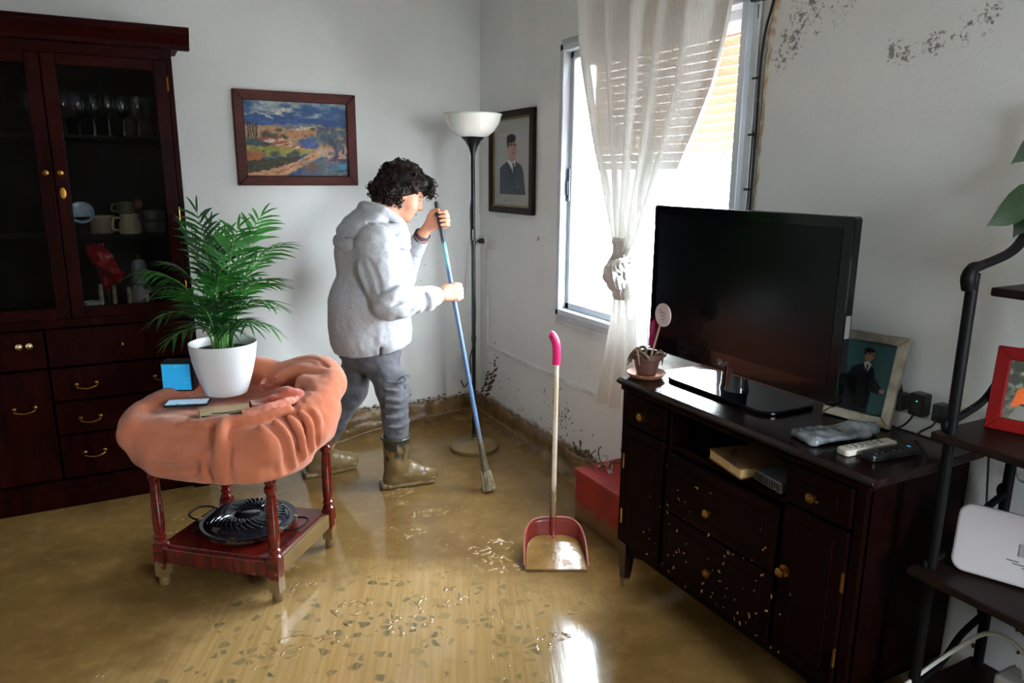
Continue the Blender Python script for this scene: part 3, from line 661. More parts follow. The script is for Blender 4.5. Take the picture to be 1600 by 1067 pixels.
t = thing('blue_dish', 'pale blue patterned dish leaning at the left of the middle cabinet shelf', 'dish', (-2.165, -.33, 1.2615))
MB().lathe([(0, 0), (.03, .002), (.052, .012), (.05, .016), (.03, .006), (0, .005)], (0, .02, .10), 24, ax=((1, 0, 0), (0, .35, .94), (0, -.94, .35))).build('plate', mat('pale_blue_china', (150, 205, 232), .25, (224, 240, 246), 40, coat=.5), t, True); MB().box((-.03, -.002, 0), (.03, .05, .085)).build('stand', M_mahogin, t)
# red foil bow hanging on white sticks, jug and floral jar on the lower shelf
t = thing('red_bow', 'crumpled shiny red foil bow on the lower cabinet shelf', 'bow', (-2.09, -.32, .905))
v = Vol((-.10, -.05, .06), (.10, .05, .36), .006)
v.poly([(-.05, 0, .30), (-.02, 0, .25), (.02, -.01, .20), (.05, 0, .15)], [.030, .038, .03, .02], .03).poly([(-.03, 0, .27), (0, .01, .17), (-.01, 0, .10)], [.03, .026, .014], .02).warp(lambda P: .016*fbm(P, 28, 4, 2), .04)
v.build('foil', mat('red_foil', (206, 18, 26), .18, (150, 8, 16), 20, metal=.25, coat=.6), t, world=False); MB().tube([(0, .02, 0), (-.01, .01, .25)], .004, 6).build('stalk', mat('green_stalk', (60, 50, 30)), t)
for k, (x, lab) in enumerate(((-2.125, 'leftmost'), (-2.07, 'middle'), (-2.01, 'rightmost'))):
    MBc = thing('white_candle', 'slim white candle on the lower cabinet shelf, %s of three' % lab, 'candle', (x, -.355, .905), 0, 'slim candles in the cabinet')
    MB().lathe([(.010, 0), (.009, .13-.01*k), (.004, .135-.01*k)], n=12).build('wax', mat('ivory_wax', (214, 204, 176), .45, (160, 140, 110), 30), MBc, True); MB().tube([(0, 0, .128-.01*k), (.001, 0, .15-.01*k)], .0015, 5).build('wick', M_black, MBc)
t = thing('floral_jar', 'white porcelain jar with red flowers on the lower cabinet shelf', 'jar', (-1.955, -.32, .905))
def floral():
    q = NT('floral_china'); vv = q.obj(); vo = q.n('ShaderNodeTexVoronoi'); q.l(vv, vo.inputs['Vector']); vo.inputs['Scale'].default_value = 26
    c = q.mix(q.mapr(vo.outputs['Distance'], .34, .22), rgba((214, 214, 210)), rgba((170, 52, 50))); c = q.mix(q.mapr(q.noise(vv, 30), .6, .64), c, rgba((80, 110, 80))); return q.done(q.bsdf(c, .2, coat=.5))
M_flor = floral()
MB().lathe([(.035, 0), (.055, .03), (.058, .07), (.04, .11), (.028, .12)], n=26).build('body', M_flor, t, True); l_ = MB().lathe([(.034, .12), (.04, .128), (.03, .16), (.036, .20), (.026, .235), (0, .24)], n=26).build('lid', mat('blue_grey_china', (128, 140, 160), .25, (190, 196, 204), 22, coat=.5), t, True); MB().ell((0, 0, .248), (.009, .009, .012), 10, 8).build('finial', M_brass, l_, True)
t = thing('white_saucer', 'white bowl at the left end of the lower cabinet shelf', 'bowl', (-2.165, -.385, .905)); MB().lathe([(.018, 0), (.03, .03), (.036, .06), (.033, .06), (.026, .03), (0, .012)], n=22).build('bowl_body', mat('white_china', (214, 218, 214), .25, coat=.4), t, True)

# ================================================================== LANDSCAPE PAINTING
M_print = mat('printed_colours', (255, 255, 255), .55, vcol=True, spec=.3)
pt = thing('landscape_painting', 'framed landscape painting of a village, olive tree and dirt road', 'painting', (-1.11, -.005, 1.48))
PX0, PX1, PZ0, PZ1 = -1.436, -.786, 1.482, 1.974; fwid = .052
def frame(par, lo, hi, w_, m, axis, d0, d1, name='frame', bevel=.004):
    """mitred picture frame on a plane; axis 'y' = hangs on the left wall, 'x' = on the right wall"""
    (a, c), (b, d) = lo, hi
    for q in ([(a, c), (b, c), (b-w_, c+w_), (a+w_, c+w_)], [(b, c), (b, d), (b-w_, d-w_), (b-w_, c+w_)], [(b, d), (a, d), (a+w_, d-w_), (b-w_, d-w_)], [(a, d), (a, c), (a+w_, c+w_), (a+w_, d-w_)]):
        if axis == 'y': MB().prism(q, (0, 0, 0), (1, 0, 0), (0, 0, 1), (0, -1, 0), d0, d1).build(name, m, par, world=True, bevel=bevel)
        else: MB().prism(q, (0, 0, 0), (0, -1, 0), (0, 0, 1), (-1, 0, 0), d0, d1).build(name, m, par, world=True, bevel=bevel)
M_pframe = mat('reddish_wood_frame', (70, 24, 15), .5, (54, 17, 11), 8, stretch=(1, 1, 6), spec=.15)
frame(pt, (PX0, PZ0), (PX1, PZ1), fwid, M_pframe, 'y', .004, .028, 'frame_bar')
c = Canvas(240, 170, (70, 105, 150))
n1, n2, n3 = c.nz(5, 9, 1), c.nz(9, 22, 2), c.nz(30, 40, 5, 2)
c.put(np.clip(1-c.Y/.3, 0, 1)*.6, (52, 92, 148)); c.put(np.clip(n1*1.4+.1, 0, 1)*(c.Y < .34), (176, 190, 200)); c.put(np.clip(n2*1.2-.15, 0, 1)*(c.Y < .30), (226, 222, 214))
c.put(np.clip(-n1*1.3-.1, 0, 1)*(c.Y < .3), (44, 78, 128)); c.ell(.5, .06, .05, .03, (236, 226, 204), 1.0, .7); c.ell(.38, .12, .09, .03, (220, 220, 214), .9)
c.poly([(0, .20), (.10, .17), (.2, .2), (.3, .17), (.42, .2), (.6, .22), (.75, .21), (1, .27), (1, .4), (0, .4)], (50, 84, 146)); c.put(np.clip(n2*1.3, 0, 1)*((c.Y > .2) & (c.Y < .34))*.5, (94, 126, 176)); c.line([(.17, .18), (.28, .225)], .010, (222, 226, 228)); c.line([(.30, .165), (.38, .2)], .008, (206, 214, 222))
c.poly([(0, .33), (.3, .32), (.65, .31), (1, .33), (1, .7), (0, .7)], (196, 158, 124)); c.poly([(.25, .30), (.72, .29), (.72, .33), (.4, .37)], (130, 138, 158)); c.poly([(.48, .36), (.74, .30), (.74, .34), (.5, .4)], (226, 212, 182)); c.poly([(.38, .40), (.68, .36), (.7, .44), (.42, .46)], (206, 150, 110))
c.put(np.clip(n3*.9, 0, 1)*((c.Y > .33) & (c.Y < .5))*.35, (120, 110, 96))
for x, y, r in ((.32, .39, .028), (.37, .47, .03), (.65, .36, .022), (.2, .45, .05), (.27, .47, .04), (.58, .45, .02)): c.ell(x, y, r, r*1.0, (88, 84, 66), .6)
c.poly([(.5, .5), (.68, .46), (.7, .62), (.55, .6)], (74, 96, 152)); c.ell(.6, .56, .1, .05, (84, 104, 160), .9)
for x in (.035, .06, .085, .11): c.line([(x, .30+.03*(x > .05)), (x, .5)], .012, (62, 62, 56))
c.ell(.07, .56, .10, .06, (66, 92, 104), .7); c.ell(.2, .57, .06, .03, (70, 80, 74), .8)
for x, y, w_, h_ in ((.12, .48, .16, .065), (.28, .47, .09, .055), (.36, .52, .08, .05), (.24, .535, .16, .05), (.34, .56, .1, .05), (.43, .59, .08, .04), (.51, .59, .07, .045)):
    c.poly([(x+w_*.35, y+h_*.3), (x+w_, y+h_*.4), (x+w_, y+h_), (x+w_*.35, y+h_)], (226, 204, 190)); c.poly([(x, y+h_*.55), (x+w_*.25, y), (x+w_*.8, y+.002), (x+w_*.6, y+h_*.55)], (176, 92, 74))
c.poly([(.0, .585), (.2, .60), (.5, .63), (.72, .64), (.5, .72), (.2, .74), (0, .72)], (176, 166, 92)); c.put(np.clip(n1+.2, 0, 1)*((c.Y > .6) & (c.Y < .74) & (c.X < .55))*.6, (140, 150, 84)); c.poly([(0, .66), (.2, .69), (.12, .8), (0, .8)], (170, 108, 64))
for x, y, r in ((.28, .70, .05), (.47, .69, .05), (.41, .72, .03), (.16, .66, .02)): c.ell(x, y, r, r*.75, (78, 92, 86), .7)
c.poly([(0, .8), (.2, .76), (.55, .72), (.4, .86), (.12, .95), (0, .97)], (70, 66, 48)); c.put(np.clip(n3+.1, 0, 1)*((c.Y > .74) & (c.Y < .97) & (c.X < .5))*.5, (112, 98, 62))
c.poly([(0, .955), (.25, .9), (.5, .78), (.68, .65), (.78, .635), (.72, .72), (.55, .86), (.35, 1), (0, 1)], (214, 166, 130)); c.line([(.28, .95), (.5, .83), (.66, .7)], .006, (120, 92, 90)); c.ell(.75, .68, .07, .05, (220, 200, 180), .9)
c.poly([(.72, .66), (.85, .6), (1, .58), (1, .78), (.8, .74)], (214, 176, 158)); c.poly([(.36, 1), (.58, .84), (.75, .74), (1, .74), (1, 1)], (96, 104, 124)); c.put(np.clip(n1*1.3+.2, 0, 1)*((c.Y > .77) & (c.X > .5))*.7, (118, 146, 152)); c.ell(.93, .86, .08, .05, (84, 150, 190), .8); c.ell(.62, .86, .08, .05, (120, 96, 88), .9); c.ell(.84, .78, .07, .03, (178, 136, 140), .9); c.poly([(.42, .97), (.55, .87), (.5, 1), (.4, 1)], (60, 84, 130))
c.line([(.86, .78), (.885, .7), (.87, .6), (.83, .53)], .022, (84, 70, 106)); c.line([(.885, .68), (.93, .58), (.95, .5)], .012, (88, 74, 110)); c.line([(.80, .79), (.9, .755), (.99, .79)], .014, (84, 76, 112)); c.line([(.95, .67), (.95, .58)], .014, (88, 80, 116))
for k in range(90):
    x, y = random.gauss(.83, .085), random.gauss(.44, .09)
    c.ell(min(x, .99), y, random.uniform(.012, .035), random.uniform(.014, .035), random.choice([(74, 98, 116), (92, 116, 132), (62, 82, 104), (110, 130, 136), (84, 92, 120)]), .8, .75)
for p in ([(.87, .6), (.80, .5), (.74, .46)], [(.87, .58), (.88, .48), (.84, .38)], [(.93, .55), (.97, .45)]): c.line(p, .005, (66, 60, 88))
c.put(np.clip(n3*.6, 0, 1)*.18, (240, 230, 220)); c.put(np.clip(-n3*.6, 0, 1)*.2, (40, 44, 60)); c.line([(.89, .925), (.92, .915), (.95, .925), (.985, .905)], .006, (34, 40, 60))
dxy = [np.clip(np.rint(ax_+2.3*c.nz(26, 18, sd)+1.2*c.nz(70, 50, sd+3, 2)).astype(int), 0, n_-1) for ax_, sd, n_ in ((np.arange(240)[None, :], 31, 240), (np.arange(170)[:, None], 47, 170))]
c.A = c.A[dxy[1], dxy[0]]*(0.80+.10*c.nz(40, 30, 60, 2))[..., None]*np.array([1.0, .97, .94]); c.A = np.clip((c.A-128)*1.12+120, 0, 255)
cv = c.build('canvas', M_print, pt, (PX0+fwid-.004+1.11, -.013+.005, PZ1-fwid+.004-1.48), (PX1-PX0-2*fwid+.008, 0, 0), (0, 0, -(PZ1-PZ0-2*fwid+.008)))

# ================================================================== FLOOR LAMP
LB = (-.326, -.590)
lp = thing('floor_lamp', 'tall black floor lamp with a white bowl shade in the corner', 'lamp', (LB[0], LB[1], 0))
M_metal = mat('black_painted_metal', (12, 12, 13), .4, (18, 18, 19), 7, spec=.2)
MB().lathe([(.138, 0), (.142, .008), (.140, .022), (.12, .034), (.03, .040), (.016, .05), (.014, .07)], n=40).build('base', mat('muddy_lamp_base', (30, 28, 26), .4, mud=(.02, .30, 1.0)), lp, True)
MB().tube([(0, 0, .04), (0, 0, .62), (0, 0, 1.70)], .0115, 14).build('pole', mat('lamp_pole', (13, 13, 14), .4, spec=.2, mud=(-.02, .16, 1.0)), lp, True)
for zz in (.65, 1.19): MB().tube([(0, 0, zz-.018), (0, 0, zz+.018)], .014, 14).build('pole_joint', M_metal, lp, True)
MB().tube([(-.012, -.012, 1.20), (-.012, -.012, 1.26)], .0105, 10).build('switch', M_black, lp, True, bevel=.002)
MB().lathe([(.0115, 1.645), (.014, 1.66), (.024, 1.69), (.042, 1.72), (.062, 1.738), (.058, 1.741), (.0, 1.735)], n=30).build('shade_cup', M_metal, lp, True)
M_shade = mat('white_glass_shade', (236, 236, 228), .25, (228, 228, 220), 3, coat=.3, sub=.1)
MB().lathe([(.05, 1.738), (.085, 1.748), (.115, 1.772), (.138, 1.808), (.150, 1.846), (.156, 1.856), (.152, 1.858), (.145, 1.846), (.132, 1.81), (.11, 1.778), (.08, 1.756), (0, 1.748)], n=44, cap=False).build('shade', M_shade, lp, True, sharp=0)
MB().tube([(-.014, -.012, 1.42), (-.022, -.014, 1.36), (-.020, -.014, 1.27), (-.014, -.013, 1.20), (-.010, -.013, .9), (-.012, -.012, .6)], .004, 6, sm=6).build('cord', M_black, lp, True)
MB().tube([(-.075, -.115, 1.148), (-.10, -.12, 1.12), (-.11, -.13, 1.02), (-.13, -.19, .85), (-.16, -.26, .72), (-.16, -.24, .55), (-.14, -.14, .42), (-.12, -.10, .30), (-.16, -.10, .22), (-.24, -.22, .30)], .0045, 6, sm=7).build('power_cord', M_black, lp, True, world=True)
fc = thing('floor_cable', 'thin pale cable lying along the muddy skirting behind the woman', 'cable', (-.6, -.08, .03))
MB().tube([(-1.10, -.20, .008), (-.96, -.15, .010), (-.8, -.10, .022), (-.6, -.075, .035), (-.4, -.06, .045), (-.2, -.05, .05), (-.06, -.06, .055), (-.055, -.25, .05), (-.05, -.5, .045), (-.06, -.75, .035)], .004, 6, sm=6).build('cable', mat('muddy_cable', (128, 100, 60), .4), fc, True, world=True)

# ================================================================== PORTRAIT ON THE WINDOW WALL
po = thing('wall_portrait', 'dark framed portrait of a man in a suit hanging beside the lamp', 'portrait', (-.004, -.44, 1.33))
M_dframe = mat('dark_walnut_frame', (38, 23, 18), .5, (27, 16, 13), 8, spec=.12)
frame(po, (.178, 1.331), (.705, 1.90), .036, M_dframe, 'x', .004, .032, 'frame_bar'); frame(po, (.212, 1.365), (.671, 1.866), .014, mat('gilt_fillet', (120, 100, 56), .4, metal=.5), 'x', .006, .022, 'fillet', 0)
c = Canvas(150, 166, (166, 166, 160)); c.put(np.clip(c.nz(4, 4, 3), 0, 1)*.3, (140, 140, 132)); c.poly([(.12, .16), (.88, .15), (.88, .86), (.12, .86)], (170, 166, 168))
c.poly([(.17, .86), (.17, .56), (.26, .52), (.38, .485), (.46, .47), (.62, .49), (.74, .53), (.8, .6), (.86, .86)], (52, 58, 72)); c.poly([(.38, .485), (.45, .44), (.56, .46), (.60, .50), (.55, .62), (.47, .55)], (212, 210, 206)); c.poly([(.52, .50), (.56, .50), (.585, .60), (.555, .66), (.53, .58)], (40, 42, 54)); c.poly([(.36, .49), (.45, .55), (.56, .7), (.5, .74), (.36, .56)], (40, 46, 60)); c.poly([(.60, .49), (.62, .54), (.58, .7), (.56, .64)], (44, 50, 62))
c.poly([(.42, .40), (.56, .40), (.58, .47), (.5, .5), (.42, .46)], (168, 132, 116)); c.ell(.49, .325, .115, .125, (178, 142, 126), .15); c.ell(.57, .36, .06, .09, (160, 124, 110), .6, .6)
c.ell(.475, .232, .118, .048, (38, 32, 32), .35); c.ell(.39, .275, .028, .055, (42, 34, 34), .5); c.line([(.44, .305), (.50, .30)], .010, (60, 44, 40)); c.line([(.55, .30), (.60, .305)], .010, (60, 44, 40)); c.line([(.535, .31), (.55, .36)], .006, (140, 104, 92)); c.line([(.50, .40), (.575, .398)], .006, (120, 70, 64))
c.line([(.28, .935), (.34, .925), (.38, .935)], .006, (110, 110, 108)); c.ell(.66, .77, .012, .012, (160, 156, 140)); c.ell(.64, .72, .01, .01, (150, 146, 130))
c.build('print', M_print, po, (-.012+.004, -.215+.44, 1.863-1.33), (0, -.453, 0), (0, 0, -.495))
def matt_glass():
    t = NT('dull_picture_glass'); tr = t.n('ShaderNodeBsdfTransparent'); gl = t.n('ShaderNodeBsdfGlossy'); gl.inputs['Roughness'].default_value = .12
    mx = t.n('ShaderNodeMixShader'); mx.inputs[0].default_value = .012; t.l(tr.outputs[0], mx.inputs[1]); t.l(gl.outputs[0], mx.inputs[2]); return t.done(mx.outputs[0])
MB().box((-.0165, -.668, 1.368), (-.0155, -.216, 1.863)).build('cover_glass', matt_glass(), po, world=True)
# ================================================================== SIDE TABLE, BLANKET AND WHAT STANDS ON IT
TC = np.array([-1.68, -1.355]); TA = math.radians(-41)
ux = np.array([math.cos(TA), math.sin(TA), 0]); uy = np.array([-math.sin(TA), math.cos(TA), 0]); uz = np.array([0, 0, 1.0]); TAX = np.stack([ux, uy, uz])
def tw(a, b, z): return np.array([TC[0], TC[1], z])+ux*a+uy*b
M_tab = mat('glossy_red_mahogany', (98, 13, 8), .22, (74, 9, 6), 6, stretch=(2, 2, 9), coat=.5, coat_rough=.08, mud=(.04, .17, .95))
M_tabs = mat('glossy_red_mahogany_shelf', (92, 16, 9), .25, (68, 10, 6), 5, stretch=(8, 1, 1), coat=.5, coat_rough=.08, mud=(.02, .135, .9))
tb = thing('side_table', 'small red mahogany side table with turned legs under the pink blanket', 'table', (TC[0], TC[1], 0), TA)
lp_ = [(.022, 0), (.024, .01), (.020, .03), (.022, .05), (.022, .09)]
ls = [(.0, .0), (.017, .002), (.021, .012), (.020, .03), (.019, .045)]
lm = [(.021, .17), (.024, .175), (.024, .182), (.017, .19), (.022, .20), (.022, .208), (.016, .215), (.020, .225), (.022, .26), (.021, .33), (.018, .40), (.016, .425), (.022, .435), (.023, .45), (.016, .458), (.021, .47), (.022, .485), (.017, .495), (.021, .51), (.022, .525), (.016, .54)]
for sx in (-1, 1):
    for sy in (-1, 1):
        b = MB().lathe(ls, (sx*.24, sy*.21, 0), 18); b.obox((sx*.24, sy*.21, .108), (.021, .021, .066)); b.lathe(lm, (sx*.24, sy*.21, 0), 18); b.obox((sx*.24, sy*.21, .575), (.022, .022, .04))
        b.build('leg', M_tab, tb, True, sharp=35)
MB().obox((0, 0, .158), (.235, .205, .009)).build('lower_shelf', M_tabs, tb, bevel=.003)
for s_ in (-1, 1):
    MB().obox((0, s_*.212, .128), (.219, .011, .030)).build('shelf_rail', M_tabs, tb, bevel=.003); MB().obox((s_*.242, 0, .128), (.011, .189, .030)).build('shelf_rail', M_tabs if s_ < 0 else mat('mud_caked_rail', (92, 16, 9), .3, (68, 10, 6), 5, coat=.3, mud=(.12, .24, .95)), tb, bevel=.003)
    MB().obox((0, s_*.212, .575), (.219, .011, .035)).build('apron', M_tab, tb, bevel=.003); MB().obox((s_*.242, 0, .575), (.011, .189, .035)).build('apron', M_tab, tb, bevel=.003)
MB().obox((0, 0, .620), (.285, .255, .011)).build('table_top', M_tab, tb, bevel=.005)

# salmon blanket bundled over the table
def blanket_mat():
    t = NT('salmon_blanket'); v = t.obj(); c = t.mix(t.mapr(t.noise(v, 5, 4), .3, .7), rgba((186, 110, 80)), rgba((172, 96, 66)))
    wv = t.n('ShaderNodeTexWave'); mp = t.obj((1, 1, 1), (0.3, 0.5, 0.2)); t.l(mp, wv.inputs['Vector']); wv.inputs['Scale'].default_value = 130; wv.inputs['Distortion'].default_value = 1.5
    h = t.math('ADD', t.math('MULTIPLY', wv.outputs['Fac'], .25), t.noise(v, 260, 2)); return t.done(t.bsdf(c, .9, 0, .15, normal=t.bump(h, .5, .002), sheen=.3))
M_bl = blanket_mat()
bk = Vol(np.array([-2.16, -1.86, .40]), np.array([-1.14, -.82, .88]), .0062)
bk.box(tw(-.005, .0, .565), (.300, .275, .110), .085, .02, TAX)
bk.box(tw(-.01, -.005, .615), (.315, .285, .060), .055, .05, TAX)
def ridge(pts, r, k=.035): bk.poly([tw(*p) for p in pts], r, k, sm=4)
def groove(pts, r, k=.02): bk.poly([tw(*p) for p in pts], r, k, neg=True, sm=4)
# bulging left side and full front panel
ridge([(-.27, -.26, .62), (-.315, -.14, .635), (-.315, .06, .66)], [.045, .06, .055]); ridge([(-.22, -.275, .56), (.0, -.29, .55), (.18, -.275, .56)], [.04, .045, .045], .05); ridge([(-.16, -.26, .50), (.05, -.28, .495), (.22, -.24, .51), (.30, -.08, .53)], [.035, .035, .04, .04], .04)
# bunched-up rim: back left, back, back right
ridge([(-.29, -.13, .60), (-.305, .0, .615), (-.305, .12, .70), (-.22, .25, .745), (-.08, .285, .725), (.03, .28, .71)], [.045, .055, .055, .055, .05, .045], .03)
ridge([(.03, .27, .715), (.12, .275, .74), (.21, .265, .745), (.285, .19, .725), (.30, .06, .69), (.29, -.06, .66)], [.045, .055, .06, .055, .05, .05], .03)
ridge([(.305, .10, .66), (.32, .0, .62), (.31, -.06, .58)], [.045, .045, .04], .04)
groove([(-.255, .10, .78), (-.21, .17, .80), (-.15, .22, .81)], .010, .018); groove([(-.345, .05, .74), (-.32, .16, .79), (-.24, .275, .80)], .007, .016)
# rolls and folds on the top towards the window
ridge([(.05, .12, .70), (.14, .14, .725), (.25, .12, .735), (.31, .03, .70)], [.026, .032, .034, .028], .014); ridge([(.12, .06, .70), (.21, .05, .715), (.285, -.02, .70)], [.022, .026, .024], .012)
ridge([(.06, .20, .73), (.16, .205, .765), (.26, .18, .755)], [.024, .030, .026], .014)
groove([(.05, .165, .765), (.16, .172, .80), (.27, .145, .785)], .007, .010); groove([(.10, .09, .745), (.20, .085, .762), (.29, .035, .745)], .006, .010); groove([(.10, .245, .80), (.20, .235, .815), (.28, .19, .79)], .006, .012); groove([(.16, .025, .74), (.24, .01, .748), (.30, -.06, .725)], .006, .010)
# band of folded edge along the front rim
ridge([(-.06, -.255, .675), (.08, -.25, .69), (.18, -.20, .705), (.26, -.10, .712)], [.014, .018, .020, .020], .014)
ridge([(-.01, -.225, .68), (.09, -.215, .69), (.17, -.165, .70)], [.014, .018, .016], .014)
groove([(-.08, -.285, .685), (.08, -.283, .70), (.20, -.225, .712), (.285, -.115, .72)], .006, .012)
# folds sweeping from the rim down into the front right corner
tips = [(.235, -.235, .685), (.270, -.195, .692), (.298, -.150, .697), (.315, -.100, .70), (.322, -.045, .70)]
ends = [(.290, -.225, .515), (.318, -.175, .530), (.336, -.130, .548), (.344, -.085, .565), (.346, -.045, .58)]
for p, q in zip(tips, ends): ridge([p, ((p[0]+q[0])/2+.020, (p[1]+q[1])/2-.012, (p[2]+q[2])/2+.028), q], [.011, .017, .015], .010)
for i in range(4):
    p = [(tips[i][k]+tips[i+1][k])/2 for k in range(3)]; q = [(ends[i][k]+ends[i+1][k])/2 for k in range(3)]
    groove([(p[0]+.006, p[1]-.004, p[2]), ((p[0]+q[0])/2+.030, (p[1]+q[1])/2-.018, (p[2]+q[2])/2+.028), (q[0]+.010, q[1]-.006, q[2])], [.005, .008, .006], .010)
# the one deep vertical fold in the front panel, and soft diagonal drags
ridge([(.10, -.235, .695), (.118, -.290, .68), (.127, -.312, .60), (.13, -.308, .50)], [.012, .014, .018, .020], .022); groove([(.085, -.305, .68), (.09, -.345, .60), (.092, -.338, .50)], [.004, .009, .010], .014); groove([(.155, -.305, .62), (.165, -.335, .55), (.17, -.325, .49)], [.003, .007, .010], .016)
groove([(-.05, -.335, .655), (.03, -.352, .635), (.09, -.350, .60)], .008, .03); groove([(.05, -.345, .56), (-.04, -.355, .54), (-.12, -.345, .53)], .006, .04); groove([(-.24, -.315, .66), (-.235, -.335, .56), (-.21, -.325, .50)], .005, .03)
# hollow for the table and flat seat for the pot
bk.box(tw(-.055, -.015, .80), (.225, .185, .118), .03, .03, TAX, neg=True)
bk.box(tw(0, 0, .42), (.268, .238, .17), .02, .02, TAX, neg=True)
bk.warp(lambda P: .004*fbm(P, 9, 3, 3)+.0016*fbm(P*np.array([1, 1, .35]), 38, 8, 2), .03)
bk.cut((-1.7, -1.4, .478), (-.02, -.06, -1), .012)
blo = bk.build('blanket', M_bl, None, relax=1, loc=(TC[0], TC[1], .63)); tag(blo, 'salmon pink blanket bundled over the small side table', 'blanket')
# folded-back orange lining of the blanket
v = Vol(np.array([-1.66, -1.66, .66]), np.array([-1.25, -1.25, .78]), .005)
v.ell(tw(.135, -.150, .712), (.105, .040, .030), .02, np.stack([(ux*.80+uy*.60), (-ux*.60+uy*.80), uz])).poly([tw(.19, -.10, .735), tw(.235, -.05, .75), tw(.265, .0, .735)], [.016, .022, .014], .02, sm=3)
v.poly([tw(.15, -.13, .752), tw(.205, -.085, .765)], .008, .015, neg=True).warp(lambda P: .005*fbm(P, 30, 5, 2), .03)
v.build('lining_fold', mat('orange_velvet', (158, 60, 26), .85, (124, 42, 16), 14, bump=.3, sheen=.5), blo, relax=1)
v = Vol(np.array([-1.70, -1.76, .66]), np.array([-1.22, -1.2, .79]), .005)
v.poly([tw(-.0, -.258, .692), tw(.10, -.245, .708), tw(.18, -.200, .722), tw(.240, -.13, .732), tw(.27, -.05, .735)], [.008, .013, .015, .016, .012], .01, sm=4)
v.warp(lambda P: .0035*fbm(P, 60, 5, 2), .02); v.build('knitted_edge', mat('ribbed_salmon_hem', (206, 132, 112), .9, (178, 104, 84), 60, bump=.6, bscale=150), blo, relax=1)
v = Vol(np.array([-1.70, -1.30, .68]), np.array([-1.25, -.85, .82]), .005)
v.poly([tw(.045, .12, .725), tw(.09, .09, .735), tw(.12, .045, .72)], [.024, .030, .026], .02, sm=4).poly([tw(.03, .105, .745), tw(.055, .09, .75)], .015, .010, neg=True).warp(lambda P: .003*fbm(P, 50, 2, 2), .02)
v.build('rolled_corner', mat('ribbed_salmon_hem', (206, 132, 112)), blo, relax=1)

# beige packet under the pot
SEAT = .6835
pk = thing('beige_packet', 'flat beige folded packet with black piping under the white pot', 'packet', tuple(tw(.045, -.135, SEAT+.006)), math.radians(-2))
MB().prism(rrect(.20, .13, .02), (0, 0, 0), (1, 0, 0), (0, 1, 0), (0, 0, 1), 0, .010).build('packet_body', mat('beige_cloth', (182, 160, 124), .8, (166, 144, 108), 12, bump=.3), pk, bevel=.003)
MB().tube([(-.095, -.045, .012), (-.02, -.055, .012), (.05, -.045, .012), (.085, -.01, .012)], .0025, 6, sm=5).tube([(-.06, -.02, .011), (.0, -.03, .011), (.06, -.02, .011)], .002, 6, sm=5).build('piping', M_black, pk)
# white pot with a parlour palm
PP = (-1.712, -1.262, SEAT+.0175)
pm = thing('potted_palm', 'leafy green palm in a smooth white pot on the blanket', 'plant', PP)
MB().lathe([(.0, 0), (.066, 0), (.078, .006), (.090, .04), (.105, .09), (.117, .14), (.124, .19), (.1255, .207), (.122, .207), (.119, .19), (.11, .14), (.10, .10), (0, .10)], n=48).build('pot', mat('white_glazed_pot', (220, 220, 222), .32, (214, 214, 217), 2, coat=.15), pm, True)
MB().lathe([(.0, .178), (.05, .182), (.114, .174)], n=30).build('soil', mat('dark_soil', (48, 36, 24), .9, (30, 22, 14), 60, bump=.8, bscale=90), pm, True)
M_leaf = mat('palm_green', (46, 112, 38), .42, (28, 84, 26), 12, spec=.45); M_leaf2 = mat('palm_dark_green', (26, 78, 30), .45, (18, 58, 22), 12, spec=.45); M_stem = mat('palm_stem', (98, 148, 66), .5, (70, 120, 48), 9)
cr_, cu_ = np.array([_r[0], _r[1], 0]), np.array([0, 0, 1.0]); cf_ = np.array([_f[0], _f[1], 0]); cf_ /= np.linalg.norm(cf_)
def frond(base, tip, bow, nl, ll, m, seed):
    rr = random.Random(seed); base, tip, bow = (np.asarray(q, float) for q in (base, tip, bow)); mid = (base+tip)/2+bow
    t = np.linspace(0, 1, 22); R = ((1-t)**2)[:, None]*base+(2*t*(1-t))[:, None]*mid+(t*t)[:, None]*tip
    st = MB().tube(R, [.0032, .0024, .0012], 5); s_ob = None; mb = MB()
    side0 = np.cross(tip-base, np.array([0, 0, 1.0])+0.3*cf_); side0 /= np.linalg.norm(side0)+1e-9
    for k in range(nl):
        f = .36+.64*(k/(nl-1)); i = min(int(f*21), 20); p = R[i]; T = R[min(i+1, 21)]-R[max(i-1, 0)]; T /= np.linalg.norm(T)
        sgn = 1 if k % 2 else -1; s = side0*sgn; up = np.cross(T, s)
        L = ll*1.12*(.55+.45*math.sin(math.pi*min(1, (f-.3)/.75)))*rr.uniform(.85, 1.12); d = T*rr.uniform(.55, .8)+s*rr.uniform(.55, .8)+up*rr.uniform(-.12, .22)
        if k >= nl-2: d = T+s*.25
        d /= np.linalg.norm(d); wv = np.cross(d, np.cross(T, s)); wv /= np.linalg.norm(wv)+1e-9; W = L*.038+.0014; V = []
        for q, wq in ((0, .35), (.25, .95), (.55, .9), (.82, .5), (1, .03)):
            c_ = p+d*L*q-np.array([0, 0, 1])*L*.32*q*q; V += [c_-wv*W*wq, c_+np.array([0, 0, 1])*W*.25*wq, c_+wv*W*wq]
        mb.raw(V, [(a*3+b, a*3+b+1, a*3+b+4, a*3+b+3) for a in range(4) for b in (0, 1)])
    o_ = mb.build('frond', m, pm, True, sharp=0); st.build('stem', M_stem, o_, True); return o_
def pl(sx, up, dep=0.0): return cr_*sx+cf_*dep+np.array([0, 0, up])
